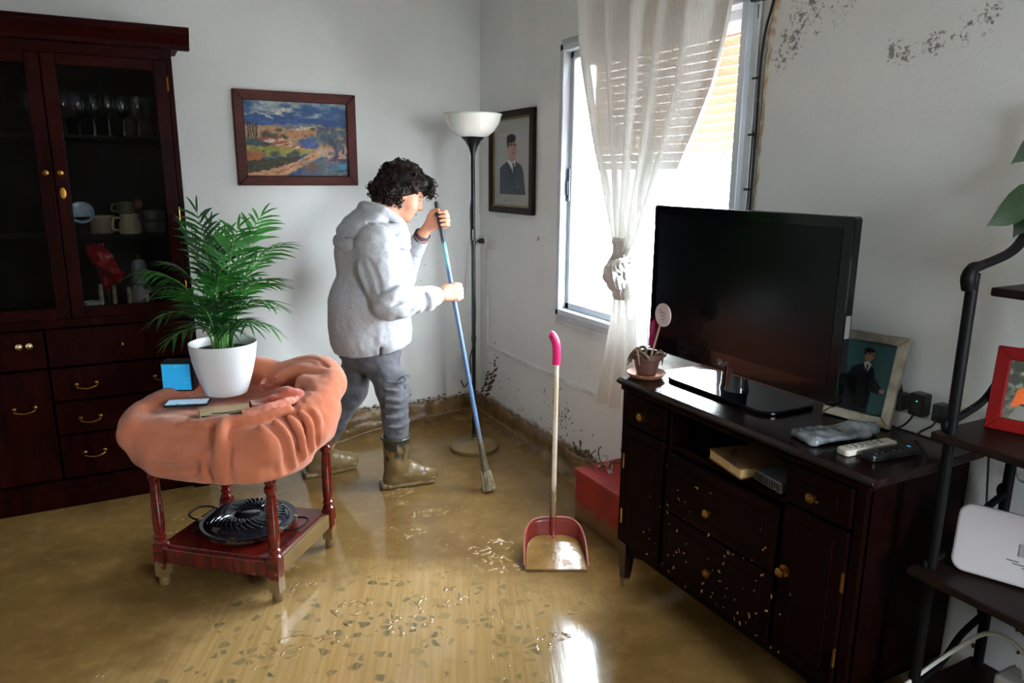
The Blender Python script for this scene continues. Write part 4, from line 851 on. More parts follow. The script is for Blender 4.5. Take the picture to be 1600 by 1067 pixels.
specs = [(-.055, .72, -.02, -.05), (.20, .70, .02, .02), (.03, .62, .05, .0), (-.26, .30, -.02, -.12), (.235, .36, .0, .10), (.24, .46, -.05, .08), (-.22, .50, .05, -.06), (.12, .58, .10, .02), (-.12, .60, .05, -.05),
         (.17, .30, -.12, .08), (-.10, .42, -.12, -.04), (.06, .48, -.12, .02), (-.28, .40, .08, -.1), (.22, .24, .05, .12), (-.18, .66, .1, -.03), (.10, .40, -.16, .04), (-.05, .55, .14, 0), (.15, .52, .16, .04),
         (-.24, .20, .02, -.12), (.13, .66, -.06, .02), (-.16, .36, .14, -.08), (.01, .38, -.18, 0), (.19, .42, .12, .08), (-.03, .66, .04, -.02), (.09, .28, -.13, .06), (-.31, .47, .0, -.09), (.26, .58, .04, .03), (-.08, .30, -.10, -.05)]
for k, (sx, up, dp, bw) in enumerate(specs):
    b0 = pl(random.uniform(-.028, .028), .17, random.uniform(-.028, .028)); tipp = pl(sx*.93, up, dp); bowv = pl(-sx*.18, .05+abs(sx)*.42, -dp*.15)
    frond(b0, tipp, bowv, 26 if up > .35 else 20, .125 if up > .35 else .10, M_leaf if (k % 3) else M_leaf2, 100+k)
for k in range(26):
    a = random.uniform(0, 6.28); r = random.uniform(.005, .04); b0 = (math.cos(a)*r, math.sin(a)*r, .17); MB().tube([b0, (b0[0]*1.5, b0[1]*1.5, .27), (b0[0]*2.4, b0[1]*2.4, random.uniform(.32, .46))], [.0034, .0026, .0015], 5, sm=3).build('stem', M_stem, pm, True)

# cube with a blue face, phone
cb = thing('blue_cube_speaker', 'small dark cube with a bright blue lit face on the blanket', 'speaker', (-1.880, -1.150, SEAT+.014), math.radians(-24))
MB().obox((0, .035, .062), (.060, .034, .060)).build('case', M_black, cb, bevel=.006)
c = Canvas(60, 60, (30, 150, 206)); c.put(np.clip(c.nz(4, 4, 2)+.1, 0, 1)*.25, (40, 170, 220)); c.put((np.abs((c.X*14) % 1-.5) < .06)*.12, (20, 110, 170))
for x, y in ((.3, .08), (.48, .1), (.52, .08), (.64, .09), (.8, .08), (.8, .56), (.9, .56), (.78, .72), (.88, .72)): c.ell(x, y, .012, .012, (190, 230, 240))
c.build('screen', mat('blue_screen', (255, 255, 255), .3, vcol=True, emit=.35), cb, (-.054, -.0005, .114), (.108, 0, 0), (0, 0, -.104))
ph = thing('smartphone', 'black smartphone lying screen up on the blanket', 'phone', (-1.858, -1.305, SEAT+.006), math.radians(-17))
MB().prism(rrect(.158, .076, .010), (0, 0, 0), (1, 0, 0), (0, 1, 0), (0, 0, 1), 0, .009).build('body', M_black, ph, bevel=.002)
c = Canvas(80, 40, (176, 206, 228)); c.put(np.clip(c.nz(5, 3, 4), 0, 1)*.3, (214, 226, 236))
for k in range(9): c.ell(random.uniform(.1, .95), random.choice((.1, .12, .88)), .018, .03, (40, 60, 90))
c.ell(.3, .88, .04, .06, (20, 60, 90)); c.build('screen', mat('phone_screen', (255, 255, 255), .2, vcol=True, emit=.3), ph, (-.073, .033, .0095), (.146, 0, 0), (0, -.066, 0))

# ================================================================== GRILL PLATE ON THE LOWER SHELF
gp = thing('grill_pan', 'round black slotted grill plate with wire handles under the side table', 'grill pan', tuple(tw(.0, .0, .170)), math.radians(-41))
M_en = mat('black_enamel', (14, 17, 24), .14, (22, 25, 32), 14, coat=.6, coat_rough=.06, mud=(.16, .225, .35))
MB().lathe([(.12, .0), (.17, .004), (.185, .02), (.187, .034), (.180, .036), (.170, .030), (.150, .036), (.145, .048), (.11, .056), (.06, .058), (.055, .052), (.05, .052), (.046, .058), (.0, .060)], n=56).build('plate', M_en, gp, True, sharp=60)
rb = MB().tube([(.062*math.cos(0), .062*math.sin(0), .060), (.085*math.cos(.10), .085*math.sin(.10), .0625), (.115*math.cos(.26), .115*math.sin(.26), .060), (.142*math.cos(.46), .142*math.sin(.46), .051)], [.003, .0055, .0065, .003], 6, sm=3).build('rib', M_en, gp, True)
for k in range(1, 34):
    q = rb.copy(); COL.objects.link(q); q.parent = gp; q.rotation_euler = (0, 0, 2*math.pi*k/34)
for s_ in (-1, 1):
    MB().tube([(s_*.180, -.055, .030), (s_*.215, -.055, .034), (s_*.245, -.03, .037), (s_*.245, .03, .037), (s_*.215, .055, .034), (s_*.180, .055, .030)], .004, 7, sm=5).build('wire_handle', M_metal, gp, True)
    for e in (-1, 1): MB().tube([(s_*.176, e*.055, .026), (s_*.178, e*.055, .040)], .009, 8).build('rivet', mat('dull_rivet', (120, 104, 78), .5), gp, True)
# ================================================================== CURTAIN
def curtain_mat():
    t = NT('sheer_white_curtain'); v = t.pos(); mp = t.n('ShaderNodeMapping'); t.l(v, mp.inputs['Vector']); mp.inputs['Scale'].default_value = (60, 260, 6)
    th = t.noise(mp.outputs[0], 1.0, 3, .6); vo = t.n('ShaderNodeTexVoronoi'); t.l(v, vo.inputs['Vector']); vo.inputs['Scale'].default_value = 95; vo.inputs['Randomness'].default_value = .25
    honey = t.mapr(vo.outputs['Distance'], .25, .55); c = t.mix(t.math('MULTIPLY', honey, .6), rgba((240, 238, 234)), rgba((226, 224, 218)))
    d = t.n('ShaderNodeBsdfDiffuse'); t.l(c, d.inputs[0]); tl = t.n('ShaderNodeBsdfTranslucent'); t.l(c, tl.inputs[0]); m1 = t.n('ShaderNodeMixShader'); m1.inputs[0].default_value = .034; t.l(d.outputs[0], m1.inputs[1]); t.l(tl.outputs[0], m1.inputs[2])
    tr = t.n('ShaderNodeBsdfTransparent'); m2 = t.n('ShaderNodeMixShader'); t.l(t.mapr(t.math('ADD', th, t.math('MULTIPLY', honey, .05)), .36, .70, .008, .052), m2.inputs[0]); t.l(m1.outputs[0], m2.inputs[1]); t.l(tr.outputs[0], m2.inputs[2])
    return t.done(m2.outputs[0])
M_cur = curtain_mat()
cu = thing('curtain', 'sheer white curtain tied in a knot in front of the window', 'curtain', (-.10, -1.68, .5))
zt = [2.62, 2.324, 2.132, 2.04, 1.869, 1.699, 1.582, 1.392, 1.30, 1.20, 1.13]
lf = [-1.12, -1.184, -1.225, -1.251, -1.31, -1.373, -1.43, -1.516, -1.562, -1.60, -1.645]
rt = [-2.36, -2.27, -2.199, -2.18, -2.132, -2.04, -1.968, -1.85, -1.794, -1.715, -1.70]
def curt(u, v):
    z = 2.62+(1.13-2.62)*v; a = np.interp(-z, [-q for q in zt], lf); b = np.interp(-z, [-q for q in zt], rt)
    amp = .042*(1-v)**.5+.010; n = 5.5; uu = u+.018*math.sin(9*u+3*v)
    x = -.10+amp*math.sin(2*math.pi*n*uu+.8*math.sin(3*v))+.012*math.sin(2*math.pi*3.1*u+1.0)*(1-v); x -= .03*v*math.sin(math.pi*u)
    y = a+(b-a)*(u+.012*math.cos(2*math.pi*n*uu)*(1-.5*v))
    return (x, y, z)
MB().grid(curt, 150, 56).build('upper_drape', M_cur, cu, True, world=True, sharp=0)
ztt = [1.13, 1.06, .955, .794, .722, .56, .50]; lt = [-1.645, -1.612, -1.585, -1.548, -1.532, -1.490, -1.475]; rtt = [-1.705, -1.77, -1.82, -1.853, -1.87, -1.89, -1.90]
def tail(u, v):
    z = 1.13+(.50-1.13)*v; a = np.interp(-z, [-q for q in ztt], lt); b = np.interp(-z, [-q for q in ztt], rtt); amp = .012+.022*v
    return (-.115+amp*math.sin(2*math.pi*4.2*u+1.2*v)+.02*math.sin(math.pi*u)*(1-v)*-1, a+(b-a)*u, z+.02*math.sin(3*u)*v)
MB().grid(tail, 90, 40).build('lower_drape', M_cur, cu, True, world=True, sharp=0)
M_knot = mat('gathered_curtain_cloth', (238, 236, 232), .9, (224, 222, 218), 30, stretch=(1, 1, .3), bump=.5, bscale=90)
v = Vol((-.22, -1.78, 1.03), (-.02, -1.56, 1.28), .005)
v.ell((-.125, -1.665, 1.14), (.045, .056, .052), .02).poly([(-.13, -1.73, 1.19), (-.175, -1.69, 1.165), (-.165, -1.63, 1.12), (-.12, -1.615, 1.09)], .021, .012, sm=4).poly([(-.14, -1.62, 1.18), (-.175, -1.65, 1.14), (-.165, -1.70, 1.10)], .019, .012, sm=4)
v.poly([(-.12, -1.64, 1.11), (-.13, -1.61, 1.075), (-.12, -1.605, 1.06)], [.02, .016, .010], .012, sm=3).poly([(-.11, -1.655, 1.26), (-.115, -1.66, 1.19)], [.05, .035], .03).poly([(-.12, -1.67, 1.12), (-.12, -1.68, 1.045)], [.035, .045], .03)
v.warp(lambda P: .004*np.sin(P[:, 1]*420+6*vnoise(P*22, 3))+.004*fbm(P, 40, 3, 2), .03); v.build('knot', M_knot, cu, relax=1)

# ================================================================== TV CABINET
M_dark = mat('dark_stained_wood', (19, 4, 3), .42, (12, 3, 2), 5, stretch=(6, 1, 6), spec=.03)
M_top = mat('dark_polished_top', (24, 7, 5), .2, (16, 5, 4), 5, stretch=(6, 1, 6), spec=.25)
tc = thing('tv_cabinet', 'low dark wooden cabinet splashed with mud under the television', 'cabinet', (-.24, -2.645, 0))
FX, YL, YR = -.452, -2.145, -3.150
def tb_(name, lo, hi, m=None, par=None, bevel=.004): return MB().box(lo, hi).build(name, m or M_dark, par or tc, world=True, bevel=bevel)
MB().prism([(0, 0), (.466, 0), (.466, .026), (-.0, .026), (-.014, .018), (-.014, .010)], (-.47+.014, 0, .799), (1, 0, 0), (0, 0, 1), (0, 1, 0), YR-.022, YL+.022).build('top', M_top, tc, world=True, bevel=.003)
tb_('side_panel', (FX+.012, YL-.02, .185), (-.02, YL, .80)); tb_('side_panel', (FX+.012, YR, .185), (-.02, YR+.02, .80)); tb_('back_panel', (-.03, YR, .185), (-.02, YL, .80)); tb_('bottom_panel', (FX+.012, YR, .18), (-.02, YL, .20))
tb_('cornice', (FX-.006, YR-.008, .782), (FX+.02, YL+.008, .800)); tb_('niche_floor', (FX+.01, -2.905, .642), (-.03, -2.405, .660)); tb_('niche_wall', (FX+.004, -2.412, .20), (-.03, -2.398, .79)); tb_('niche_wall', (FX+.004, -2.912, .20), (-.03, -2.898, .79))
for y in (YL-.030, YR): tb_('corner_post', (FX, y, .185), (FX+.03, y+.030, .79))
MB().prism([(0, 0), (.20, .0), (.0, .05)], (FX+.01, YL-.03, .185), (0, -1, 0), (0, 0, -1), (1, 0, 0), 0, .014).prism([(0, 0), (-.20, .0), (.0, .05)], (FX+.01, YR+.03, .185), (0, -1, 0), (0, 0, -1), (1, 0, 0), 0, .014).box((FX+.008, YR, .165), (FX+.02, YL, .20)).build('apron', M_dark, tc, world=True)
for x in (FX+.026, -.05):
    for y in (YL-.027, YR+.027): MB().raw([(x+a*w_, y+b*w_, z) for z, w_ in ((0, .013), (.19, .027)) for a, b in ((-1, -1), (1, -1), (1, 1), (-1, 1))], [(3, 2, 1, 0), (4, 5, 6, 7), (0, 1, 5, 4), (1, 2, 6, 5), (2, 3, 7, 6), (3, 0, 4, 7)]).build('leg', mat('muddy_cabinet_leg', (40, 14, 10), .35, coat=.2, mud=(.0, .09, .9)), tc, world=True, bevel=.002)
def knob(par, y, z): MB().lathe([(.006, 0), (.006, .010), (.013, .014), (.014, .022), (.008, .028), (0, .029)], (FX-.012, y, z), 14, ax=((0, 1, 0), (0, 0, 1), (-1, 0, 0))).lathe([(.018, 0), (.017, .002), (.006, .003)], (FX-.010, y, z), 14, ax=((0, 1, 0), (0, 0, 1), (-1, 0, 0))).build('knob', M_brass, par, True, world=True)
def front(name, ya, yb, za, zb, kn=None, panel=True, hinge=None):
    d = tb_(name, (FX-.010, ya, za), (FX+.010, yb, zb))
    if panel:
        m_ = .038; MB().box((FX-.014, ya+m_, za+m_), (FX-.006, yb-m_, zb-m_)).build('raised_panel', M_dark, d, world=True, bevel=.004)
    if kn: knob(d, *kn)
    if hinge:
        for zz in hinge[1]: MB().tube([(FX-.010, hinge[0], zz-.028), (FX-.010, hinge[0], zz+.028)], .004, 8).build('hinge', M_brass, d, world=True)
    return d
front('drawer', -2.394, YL-.033, .668, .778, (-2.285, .722)); front('drawer', YR+.033, -2.916, .668, .778, (-3.01, .716))
front('door', -2.394, YL-.033, .205, .658, None, hinge=(YL-.033, (.52, .30))); front('door', YR+.033, -2.916, .205, .658, (-2.935, .46), hinge=(YR+.033, (.52, .30)))
front('drawer', -2.894, -2.416, .43, .636, (-2.635, .508)); front('drawer', -2.894, -2.416, .205, .42, (-2.655, .31))
L = []
for k in range(110):
    y = random.gauss(2.68, .26); z = .12+abs(random.gauss(.16, .13))
    if 2.17 < y < 3.13 and .2 < z < .62: L.append((y, z, random.uniform(.004, .017)*random.choice((.6, 1, 1)), random.uniform(.003, .008), random.uniform(0, 3)))
splats('mud_specks', L, tc, np.array((FX-.0145, 0, 0))-np.array(tc.location), (0, -1, 0), (0, 0, 1), (-1, 0, 0), mat('ochre_mud_speck', (172, 128, 72), .5, (140, 100, 56), 30))

# in the niche
t = thing('yellowed_book', 'worn yellowish book lying in the open niche of the TV cabinet', 'book', (-.40, -2.665, .6605), math.radians(-12))
MB().box((-.04, -.085, .004), (.12, .085, .030)).build('pages', mat('old_pages', (206, 182, 130), .8, (180, 150, 96), 30, stretch=(1, 1, 12), bump=.4), t); MB().box((-.043, -.088, 0), (.123, .088, .004)).build('cover', mat('book_cover', (120, 84, 54), .6), t, bevel=.001); MB().box((-.043, -.088, .030), (.123, .088, .034)).build('cover', mat('book_cover', (120, 84, 54)), t, bevel=.001)
MB().tube([(-.045, -.06, .037), (-.02, .0, .042), (.03, .05, .038)], .004, 6, sm=4).build('black_strap', M_black, t)
t = thing('set_top_box', 'grey set-top box with a vented side in the TV cabinet niche', 'box', (-.38, -2.825, .6605), math.radians(-8))
MB().box((-.05, -.06, 0), (.12, .06, .035)).build('case', mat('grey_device_plastic', (92, 94, 98), .45), t, bevel=.004)
sl = MB().box((-.0525, -.0015, .006), (-.0495, .0015, .028)).build('vent_slot', M_black, t); sl.location = (0, -.05, 0)
for k in range(1, 11): clone(sl, (0, .010*k, 0), t)
t = thing('silver_cable_plug', 'small silver plug on the niche floor in front of the set-top box', 'plug', (-.43, -2.86, .6605)); MB().tube([(-.0, -.02, .006), (0, .015, .006)], .0055, 8).build('plug_body', mat('steel', (200, 200, 205), .25, metal=1), t, True); MB().tube([(0, .015, .006), (.03, .04, .006), (.1, .03, .006)], .003, 6, sm=4).build('lead', M_black, t)

# ================================================================== TELEVISION
TX, TYL, TYR, TZ0, TZ1 = -.262, -2.040, -2.888, .902, 1.440
tv = thing('television', 'large black flat-screen television on the dark cabinet', 'television', (-.22, -2.464, .8255))
M_gloss = mat('gloss_black_bezel', (7, 8, 11), .10, (9, 10, 13), 2, spec=.35)
M_scr = mat('black_tv_screen', (3, 4, 6), .20, (4, 5, 8), 1, spec=.22)
w_, h_ = abs(TYR-TYL), TZ1-TZ0; cy_, cz_ = (TYL+TYR)/2, (TZ0+TZ1)/2
MB().prism(rrect(w_, h_, .010), (TX, cy_, cz_), (0, -1, 0), (0, 0, 1), (1, 0, 0), 0, .034).build('housing', M_gloss, tv, world=True, bevel=.004)
MB().prism(rrect(w_*.86, h_*.8, .04), (TX, cy_, cz_), (0, -1, 0), (0, 0, 1), (1, 0, 0), .034, .075).build('back_cover', M_black, tv, world=True, bevel=.010)
MB().box((TX-.0016, TYR+.034, TZ0+.058), (TX+.004, TYL-.034, TZ1-.032)).build('screen', M_scr, tv, world=True)
MB().box((TX-.002, TYR+.003, TZ0-.003), (TX+.006, TYL-.003, TZ0+.0012)).build('chrome_strip', mat('dim_chrome', (120, 124, 132), .2, metal=1), tv, world=True)
nk = MB().lathe([(.055, 0), (.050, .02), (.048, .085)], (0, 0, 0), 24); V = np.vstack(nk.V)*np.array([.8, 1, 1])+np.array([TX+.035, cy_, .837]); nk.V = [V]; nk.build('neck', mat('smoky_neck', (16, 18, 22), .08, coat=.4), tv, True, world=True)
MB().prism(rrect(.50, .24, .06, 8), (-.215, cy_, .8255), (0, -1, 0), (1, 0, 0), (0, 0, 1), 0, .013).build('stand', M_gloss, tv, world=True, bevel=.004)
M_logo = mat('grey_logo', (150, 152, 158), .4, metal=.3)
lg = MB().tube([(TX-.0015, -2.424+.0095*math.cos(a), .928+.0095*math.sin(a)) for a in np.linspace(.2, 6.0, 22)], .0011, 5).tube([(TX-.0015, -2.424, .934), (TX-.0015, -2.424, .923), (TX-.0015, -2.428, .923)], .0010, 5).tube([(TX-.0015, -2.424, .928), (TX-.0015, -2.4325, .928)], .0009, 5)
lg.ell((TX-.0015, -2.420, .931), (.0008, .0013, .0013), 6, 4); lg.build('logo', M_logo, tv, world=True)
tcu = bpy.data.curves.new('logo_lettering', 'FONT'); tcu.body = 'LG'; tcu.size = .021; tcu.extrude = .0005; tcu.space_character = 1.05
tcu.materials.append(M_logo); _tmp = bpy.data.objects.new('lettering_source', tcu); to = bpy.data.objects.new('logo_lettering', bpy.data.meshes.new_from_object(_tmp)); bpy.data.objects.remove(_tmp); COL.objects.link(to); to.parent = tv
to.rotation_euler = (math.pi/2, 0, -math.pi/2); to.location = tuple(np.array((TX-.0015, -2.438, .9205))-np.array(tv.location))
MB().box((TX+.006, TYR-.0015, 1.10), (TX+.026, TYR+.002, 1.165)).build('side_buttons', mat('grey_buttons', (120, 120, 122), .4), tv, world=True)

# ================================================================== ON THE CABINET TOP
ZT = .8255
t = thing('saucer', 'terracotta saucer under the little clay flowerpot', 'saucer', (-.368, -2.168, ZT)); M_terra = mat('terracotta', (170, 108, 76), .7, (142, 86, 58), 14, bump=.2)
MB().lathe([(.045, 0), (.06, .004), (.074, .018), (.071, .020), (.056, .009), (0, .008)], n=30).build('dish', M_terra, t, True)
fp = thing('clay_flowerpot', 'small brown clay flowerpot with withered stems on the cabinet corner', 'flowerpot', (-.368, -2.168, ZT+.009))
MB().lathe([(.030, 0), (.036, .004), (.047, .055), (.054, .060), (.055, .082), (.050, .082), (.047, .062), (0, .060)], n=26).build('pot', mat('dark_clay', (92, 58, 48), .6, (70, 44, 38), 16, bump=.2), fp, True)
for k in range(9):
    a = random.uniform(0, 6.28); MB().tube([(.02*math.cos(a), .02*math.sin(a), .062), (.045*math.cos(a), .045*math.sin(a), .09), (.064*math.cos(a+.3), .064*math.sin(a+.3), .075+random.uniform(-.03, .02)), (.074*math.cos(a+.5), .074*math.sin(a+.5), .05+random.uniform(-.03, .03))], [.004, .006, .005, .002], 6, sm=4).build('withered_leaf', mat('withered_brown', (96, 78, 62), .9, (130, 110, 90), 30), fp, True)
t = thing('round_plant_pick', 'round pale card on a stick standing in the clay flowerpot', 'card', (-.366, -2.183, ZT+.07))
MB().tube([(0, 0, 0), (-.006, -.052, .135)], .0035, 6).build('stick', mat('pale_stick', (176, 150, 120), .7), t); cw = np.array([-.008, -.068, .175])
MB().lathe([(0, -.002), (.041, -.002), (.041, .002), (0, .002)], cw, 30, ax=((0, 1, 0), (0, 0, 1), (-1, 0, 0))).build('disc', mat('pale_pink_card', (226, 206, 206), .7, (214, 190, 192), 20), t, True, sharp=30)
sc = MB()
for p in ([(-.018, .004), (-.004, .010), (.008, .004)], [(-.012, -.006), (.002, -.003), (.016, -.008)], [(-.004, -.014), (.01, -.016)], [(-.02, .014), (-.01, .017)], [(.004, .012), (.016, .008)]): sc.tube([cw+np.array([-.003, -a, b]) for a, b in p], .0009, 4)
sc.build('scribble', mat('green_grey_ink', (90, 110, 90), .8), t)
# silver framed photograph
ff = thing('framed_photo', 'silver framed photo of a man in a dark suit beside the television', 'photo frame', (-.115, -2.855, ZT), math.radians(-96)); LEAN = math.radians(14)
ff.rotation_euler = (0, 0, math.radians(-79)); e1 = np.array([1.0, 0, 0]); e2 = np.array([0, math.sin(LEAN), math.cos(LEAN)]); e3 = np.cross(e1, e2)   # e3 points to the viewer side (-y)
FW, FH, fb_ = .205, .272, .030; M_silver = mat('silver_frame', (196, 190, 176), .35, (160, 150, 130), 20, metal=.7)
for q in ([(-FW/2, 0), (FW/2, 0), (FW/2-fb_, fb_), (-FW/2+fb_, fb_)], [(FW/2, 0), (FW/2, FH), (FW/2-fb_, FH-fb_), (FW/2-fb_, fb_)], [(FW/2, FH), (-FW/2, FH), (-FW/2+fb_, FH-fb_), (FW/2-fb_, FH-fb_)], [(-FW/2, FH), (-FW/2, 0), (-FW/2+fb_, fb_), (-FW/2+fb_, FH-fb_)]):
    MB().prism(q, (0, 0, 0), e1, e2, e3, -.004, .014).build('frame_bar', M_silver, ff, bevel=.003)
MB().prism([(-FW/2+.004, .004), (FW/2-.004, .004), (FW/2-.004, FH-.004), (-FW/2+.004, FH-.004)], (0, 0, 0), e1, e2, e3, -.010, -.004).build('backing', M_black, ff)
MB().prism([(-.02, 0), (.02, 0), (.012, .16), (-.012, .16)], e3*-.012, e1, (e2*.8+np.array([0, .42, -.28])*-0.6)/1.0, e3, -.004, 0).build('easel_leg', M_black, ff)
c = Canvas(90, 130, (52, 86, 88)); c.put(np.clip(c.X-.2, 0, 1)*.4, (70, 110, 110)); c.poly([(.02, 1), (.05, .62), (.2, .38), (.42, .30), (.62, .36), (.68, .5), (.86, .62), (.8, .70), (.66, .68), (.66, 1)], (26, 28, 36)); c.poly([(.40, .31), (.48, .26), (.56, .32), (.50, .44)], (196, 196, 192)); c.line([(.48, .33), (.49, .42)], .012, (20, 20, 28)); c.ell(.48, .195, .095, .085, (170, 118, 92), .2); c.ell(.465, .128, .095, .034, (26, 20, 20), .4); c.ell(.395, .16, .022, .04, (28, 22, 22), .5); c.ell(.86, .645, .055, .03, (172, 122, 96), .3); c.ell(.1, .92, .06, .04, (140, 98, 80), .4)
for q in ([(.45, .185), (.49, .183)], [(.53, .185), (.565, .19)]): c.line(q, .008, (50, 30, 26))
c.build('print', M_print, ff, e1*(-FW/2+fb_-.003)+e2*(FH-fb_+.003)+e3*.002, e1*(FW-2*fb_+.006), -e2*(FH-2*fb_+.006))
# grey plastic sleeve, remotes
v = Vol((-.08, -.17, -.002), (.08, .17, .06), .005); v.box((0, -.03, .012), (.05, .10, .010), .009, .02).poly([(-.0, .04, .012), (.01, .10, .020)], [.030, .020], .03).poly([(-.04, -.12, .012), (.035, -.125, .010)], .011, .015)
v.warp(lambda P: .005*fbm(P, 26, 6, 3), .03).cut((0, 0, .001), (0, 0, -1)); ps = v.build('plastic_sleeve', mat('grey_plastic_film', (84, 90, 95), .2, (128, 134, 139), 18, coat=.5, bump=.2), None, world=False)
ps.location = (-.275, -2.925, ZT); ps.rotation_euler = (0, 0, math.radians(-100)); tag(ps, 'crumpled grey plastic sleeve in front of the silver frame', 'plastic sleeve')
def remote(name, label, loc, rz, L_, W_, m, mb_, lit=False):
    t = thing(name, label, 'remote', loc, rz); MB().prism(rrect(L_, W_, W_*.28), (0, 0, 0), (1, 0, 0), (0, 1, 0), (0, 0, 1), 0, .018).build('body', m, t, bevel=.005)
    b = MB().lathe([(.0045, 0), (.0042, .003), (0, .0032)], n=10).build('button', mb_, t, True); b.location = (-L_*.36, -W_*.22, .018)
    for k in range(1, 18): q = b.copy(); COL.objects.link(q); q.parent = t; q.location = (-L_*.36+(k//3)*L_*.12, -W_*.22+(k % 3)*W_*.22, .018)
    if lit: MB().ell((L_*.40, 0, .018), (.004, .006, .002), 8, 6).build('indicator', mat('blue_led', (70, 150, 190), .3, emit=.5), t)
remote('remote_control', 'slim white remote control on the cabinet in front of the frame', (-.300, -3.030, ZT), math.radians(-5), .19, .042, mat('white_remote', (206, 200, 188), .45), mat('grey_remote_button', (150, 146, 138), .6))
remote('remote_control', 'black remote control lying right of the white one', (-.285, -3.085, ZT), math.radians(-6), .17, .046, M_black, mat('dark_button', (40, 40, 44), .5), True)
# power strip with adapters
st_ = thing('power_strip', 'white power strip on the cabinet against the wall', 'power strip', (-.034, -2.995, ZT)); MB().obox((0, 0, .026), (.027, .105, .026)).build('strip_body', mat('white_plastic', (226, 225, 220)), st_, bevel=.008); MB().tube([(0, .105, .02), (0.005, .16, .012), (.01, .24, .008)], .005, 6, sm=4).build('lead', mat('white_plastic', (226, 225, 220)), st_, True)
for k, (dy, w2, h2, lab) in enumerate(((.050, .026, .052, 'small black plug with a bent cord at the left end of the power strip'), (-.010, .036, .066, 'square black power adapter with a green light in the middle'), (-.075, .026, .052, 'slim black plug at the right end of the power strip'))):
    a = thing('power_adapter', lab, 'adapter', (-.052, -2.995+dy, ZT+.0525), 0, 'adapters in the power strip'); MB().obox((0, 0, h2/2+.002), (.022, w2/2+.004, h2/2)).build('case', M_black, a, bevel=.006)
    if k == 0: MB().tube([(0, 0, h2), (0, .002, h2+.02), (.0, .02, h2+.045), (0.005, .035, h2+.05)], .004, 6, sm=5).build('cord', M_black, a, True)
    else: MB().tube([(-.022, 0, .012), (-.034, 0, -.004), (-.030, .01+.01*k, -.03), (-.04, .04, -.046)], .003, 6, sm=5).build('cord', M_black, a, True)
    if k == 1: MB().ell((-.0225, -.004, h2*.72), (.001, .003, .0015), 8, 6).build('light', mat('green_led', (80, 220, 150), .3, emit=1.2), a)

# ================================================================== BEHIND THE CABINET ON THE FLOOR
rb_ = thing('red_box', 'red storage box on the muddy floor left of the TV cabinet', 'box', (-.16, -1.80, 0)); M_redb = mat('red_painted_box', (150, 24, 18), .5, (120, 16, 12), 6, mud=(.02, .16, .8))
MB().box((-.13, -.20, 0), (.13, .20, .215)).build('box_body', M_redb, rb_, bevel=.006); MB().box((-.136, -.206, .215), (.136, .206, .245)).build('lid', M_redb, rb_, bevel=.006)
tg = thing('twig_tangle', 'small tangle of muddy wires and twigs on the red box', 'twigs', (-.20, -1.66, .2455))
for k in range(9):
    p = [np.array([random.uniform(-.03, .03), random.uniform(-.06, .04), random.uniform(.004, .01)])]
    for q in range(4): p.append(p[-1]+np.array([random.uniform(-.03, .03), random.uniform(-.045, .045), random.uniform(-.005, .035)])); p[-1][2] = max(p[-1][2], .004)
    MB().tube(p, .0028, 5, sm=4).build('twig', mat('muddy_twig', (90, 66, 44), .8) if k % 3 else mat('pale_wire', (200, 196, 190), .5), tg, True)
tw_ = thing('dry_twig', 'thin dry twig lying on the mud below the window', 'twig', (-.03, -1.2, .05)); MB().tube([(-.04, -.98, .060), (-.035, -1.1, .085), (-.03, -1.22, .105), (-.02, -1.36, .12)], [.003, .004, .003], 6, sm=4).tube([(-.034, -1.14, .092), (-.04, -1.18, .125)], .002, 5).build('stalk', mat('muddy_twig', (90, 66, 44)), tw_, True, world=True)

# ================================================================== IRON RACK AT THE RIGHT EDGE
M_iron = mat('black_wrought_iron', (8, 8, 9), .5, (12, 12, 13), 12, bump=.15, spec=.12); M_rshelf = mat('dark_rack_board', (30, 16, 11), .45, (22, 11, 8), 6, stretch=(6, 1, 1), spec=.15)
RX0, RX1, RY0, RY1 = -.335, -.045, -3.262, -4.05
rk = thing('iron_rack', 'black wrought-iron rack with dark wooden shelves at the right edge', 'rack', ((RX0+RX1)/2, (RY0+RY1)/2, 0))
for y in (RY0, RY1):
    MB().tube([(RX0, y, 0), (RX0, y, 1.335)], .013, 10).build('post', M_iron, rk, True, world=True); MB().tube([(RX1, y, 0), (RX1, y, 1.72)], .013, 10).build('post', M_iron, rk, True, world=True)
    MB().tube([(RX0-.012, y, 1.300), (RX0-.020, y, 1.325), (RX0-.008, y, 1.345), (RX0+.03, y, 1.352), (RX0+.12, y, 1.372), (RX0+.17, y, 1.40), (RX0+.215, y, 1.46), (RX1-.01, y, 1.58), (RX1, y, 1.70)], [.016, .016, .014, .011, .011, .012, .012, .012, .011], 9, sm=6).build('curved_arm', M_iron, rk, True, world=True)
    for zz in (.985, .62, .27):
        MB().tube([(RX0, y, zz), (RX0+.05, y, zz+.012), (RX0+.12, y, zz+.035), (RX0+.18, y, zz+.085), (RX1-.03, y, zz+.115), (RX1, y, zz+.12)], .009, 8, sm=5).build('brace', M_iron, rk, True, world=True)
        MB().ell((RX0-.004, y+.010, zz-.012), (.014, .012, .020), 10, 8).build('collar', M_iron, rk, True, world=True); MB().ell((RX1, y+.012, zz+.125), (.014, .012, .020), 10, 8).build('collar', M_iron, rk, True, world=True)
for zz, xa in ((1.282, RX0+.045), (.935, RX0-.03), (.585, RX0-.05), (.215, RX0-.05)): MB().box((xa, RY1-.03, zz), (RX1+.02, RY0-.016 if zz > 1.2 else RY0+.03, zz+.020)).build('shelf_board', M_rshelf, rk, world=True, bevel=.004)
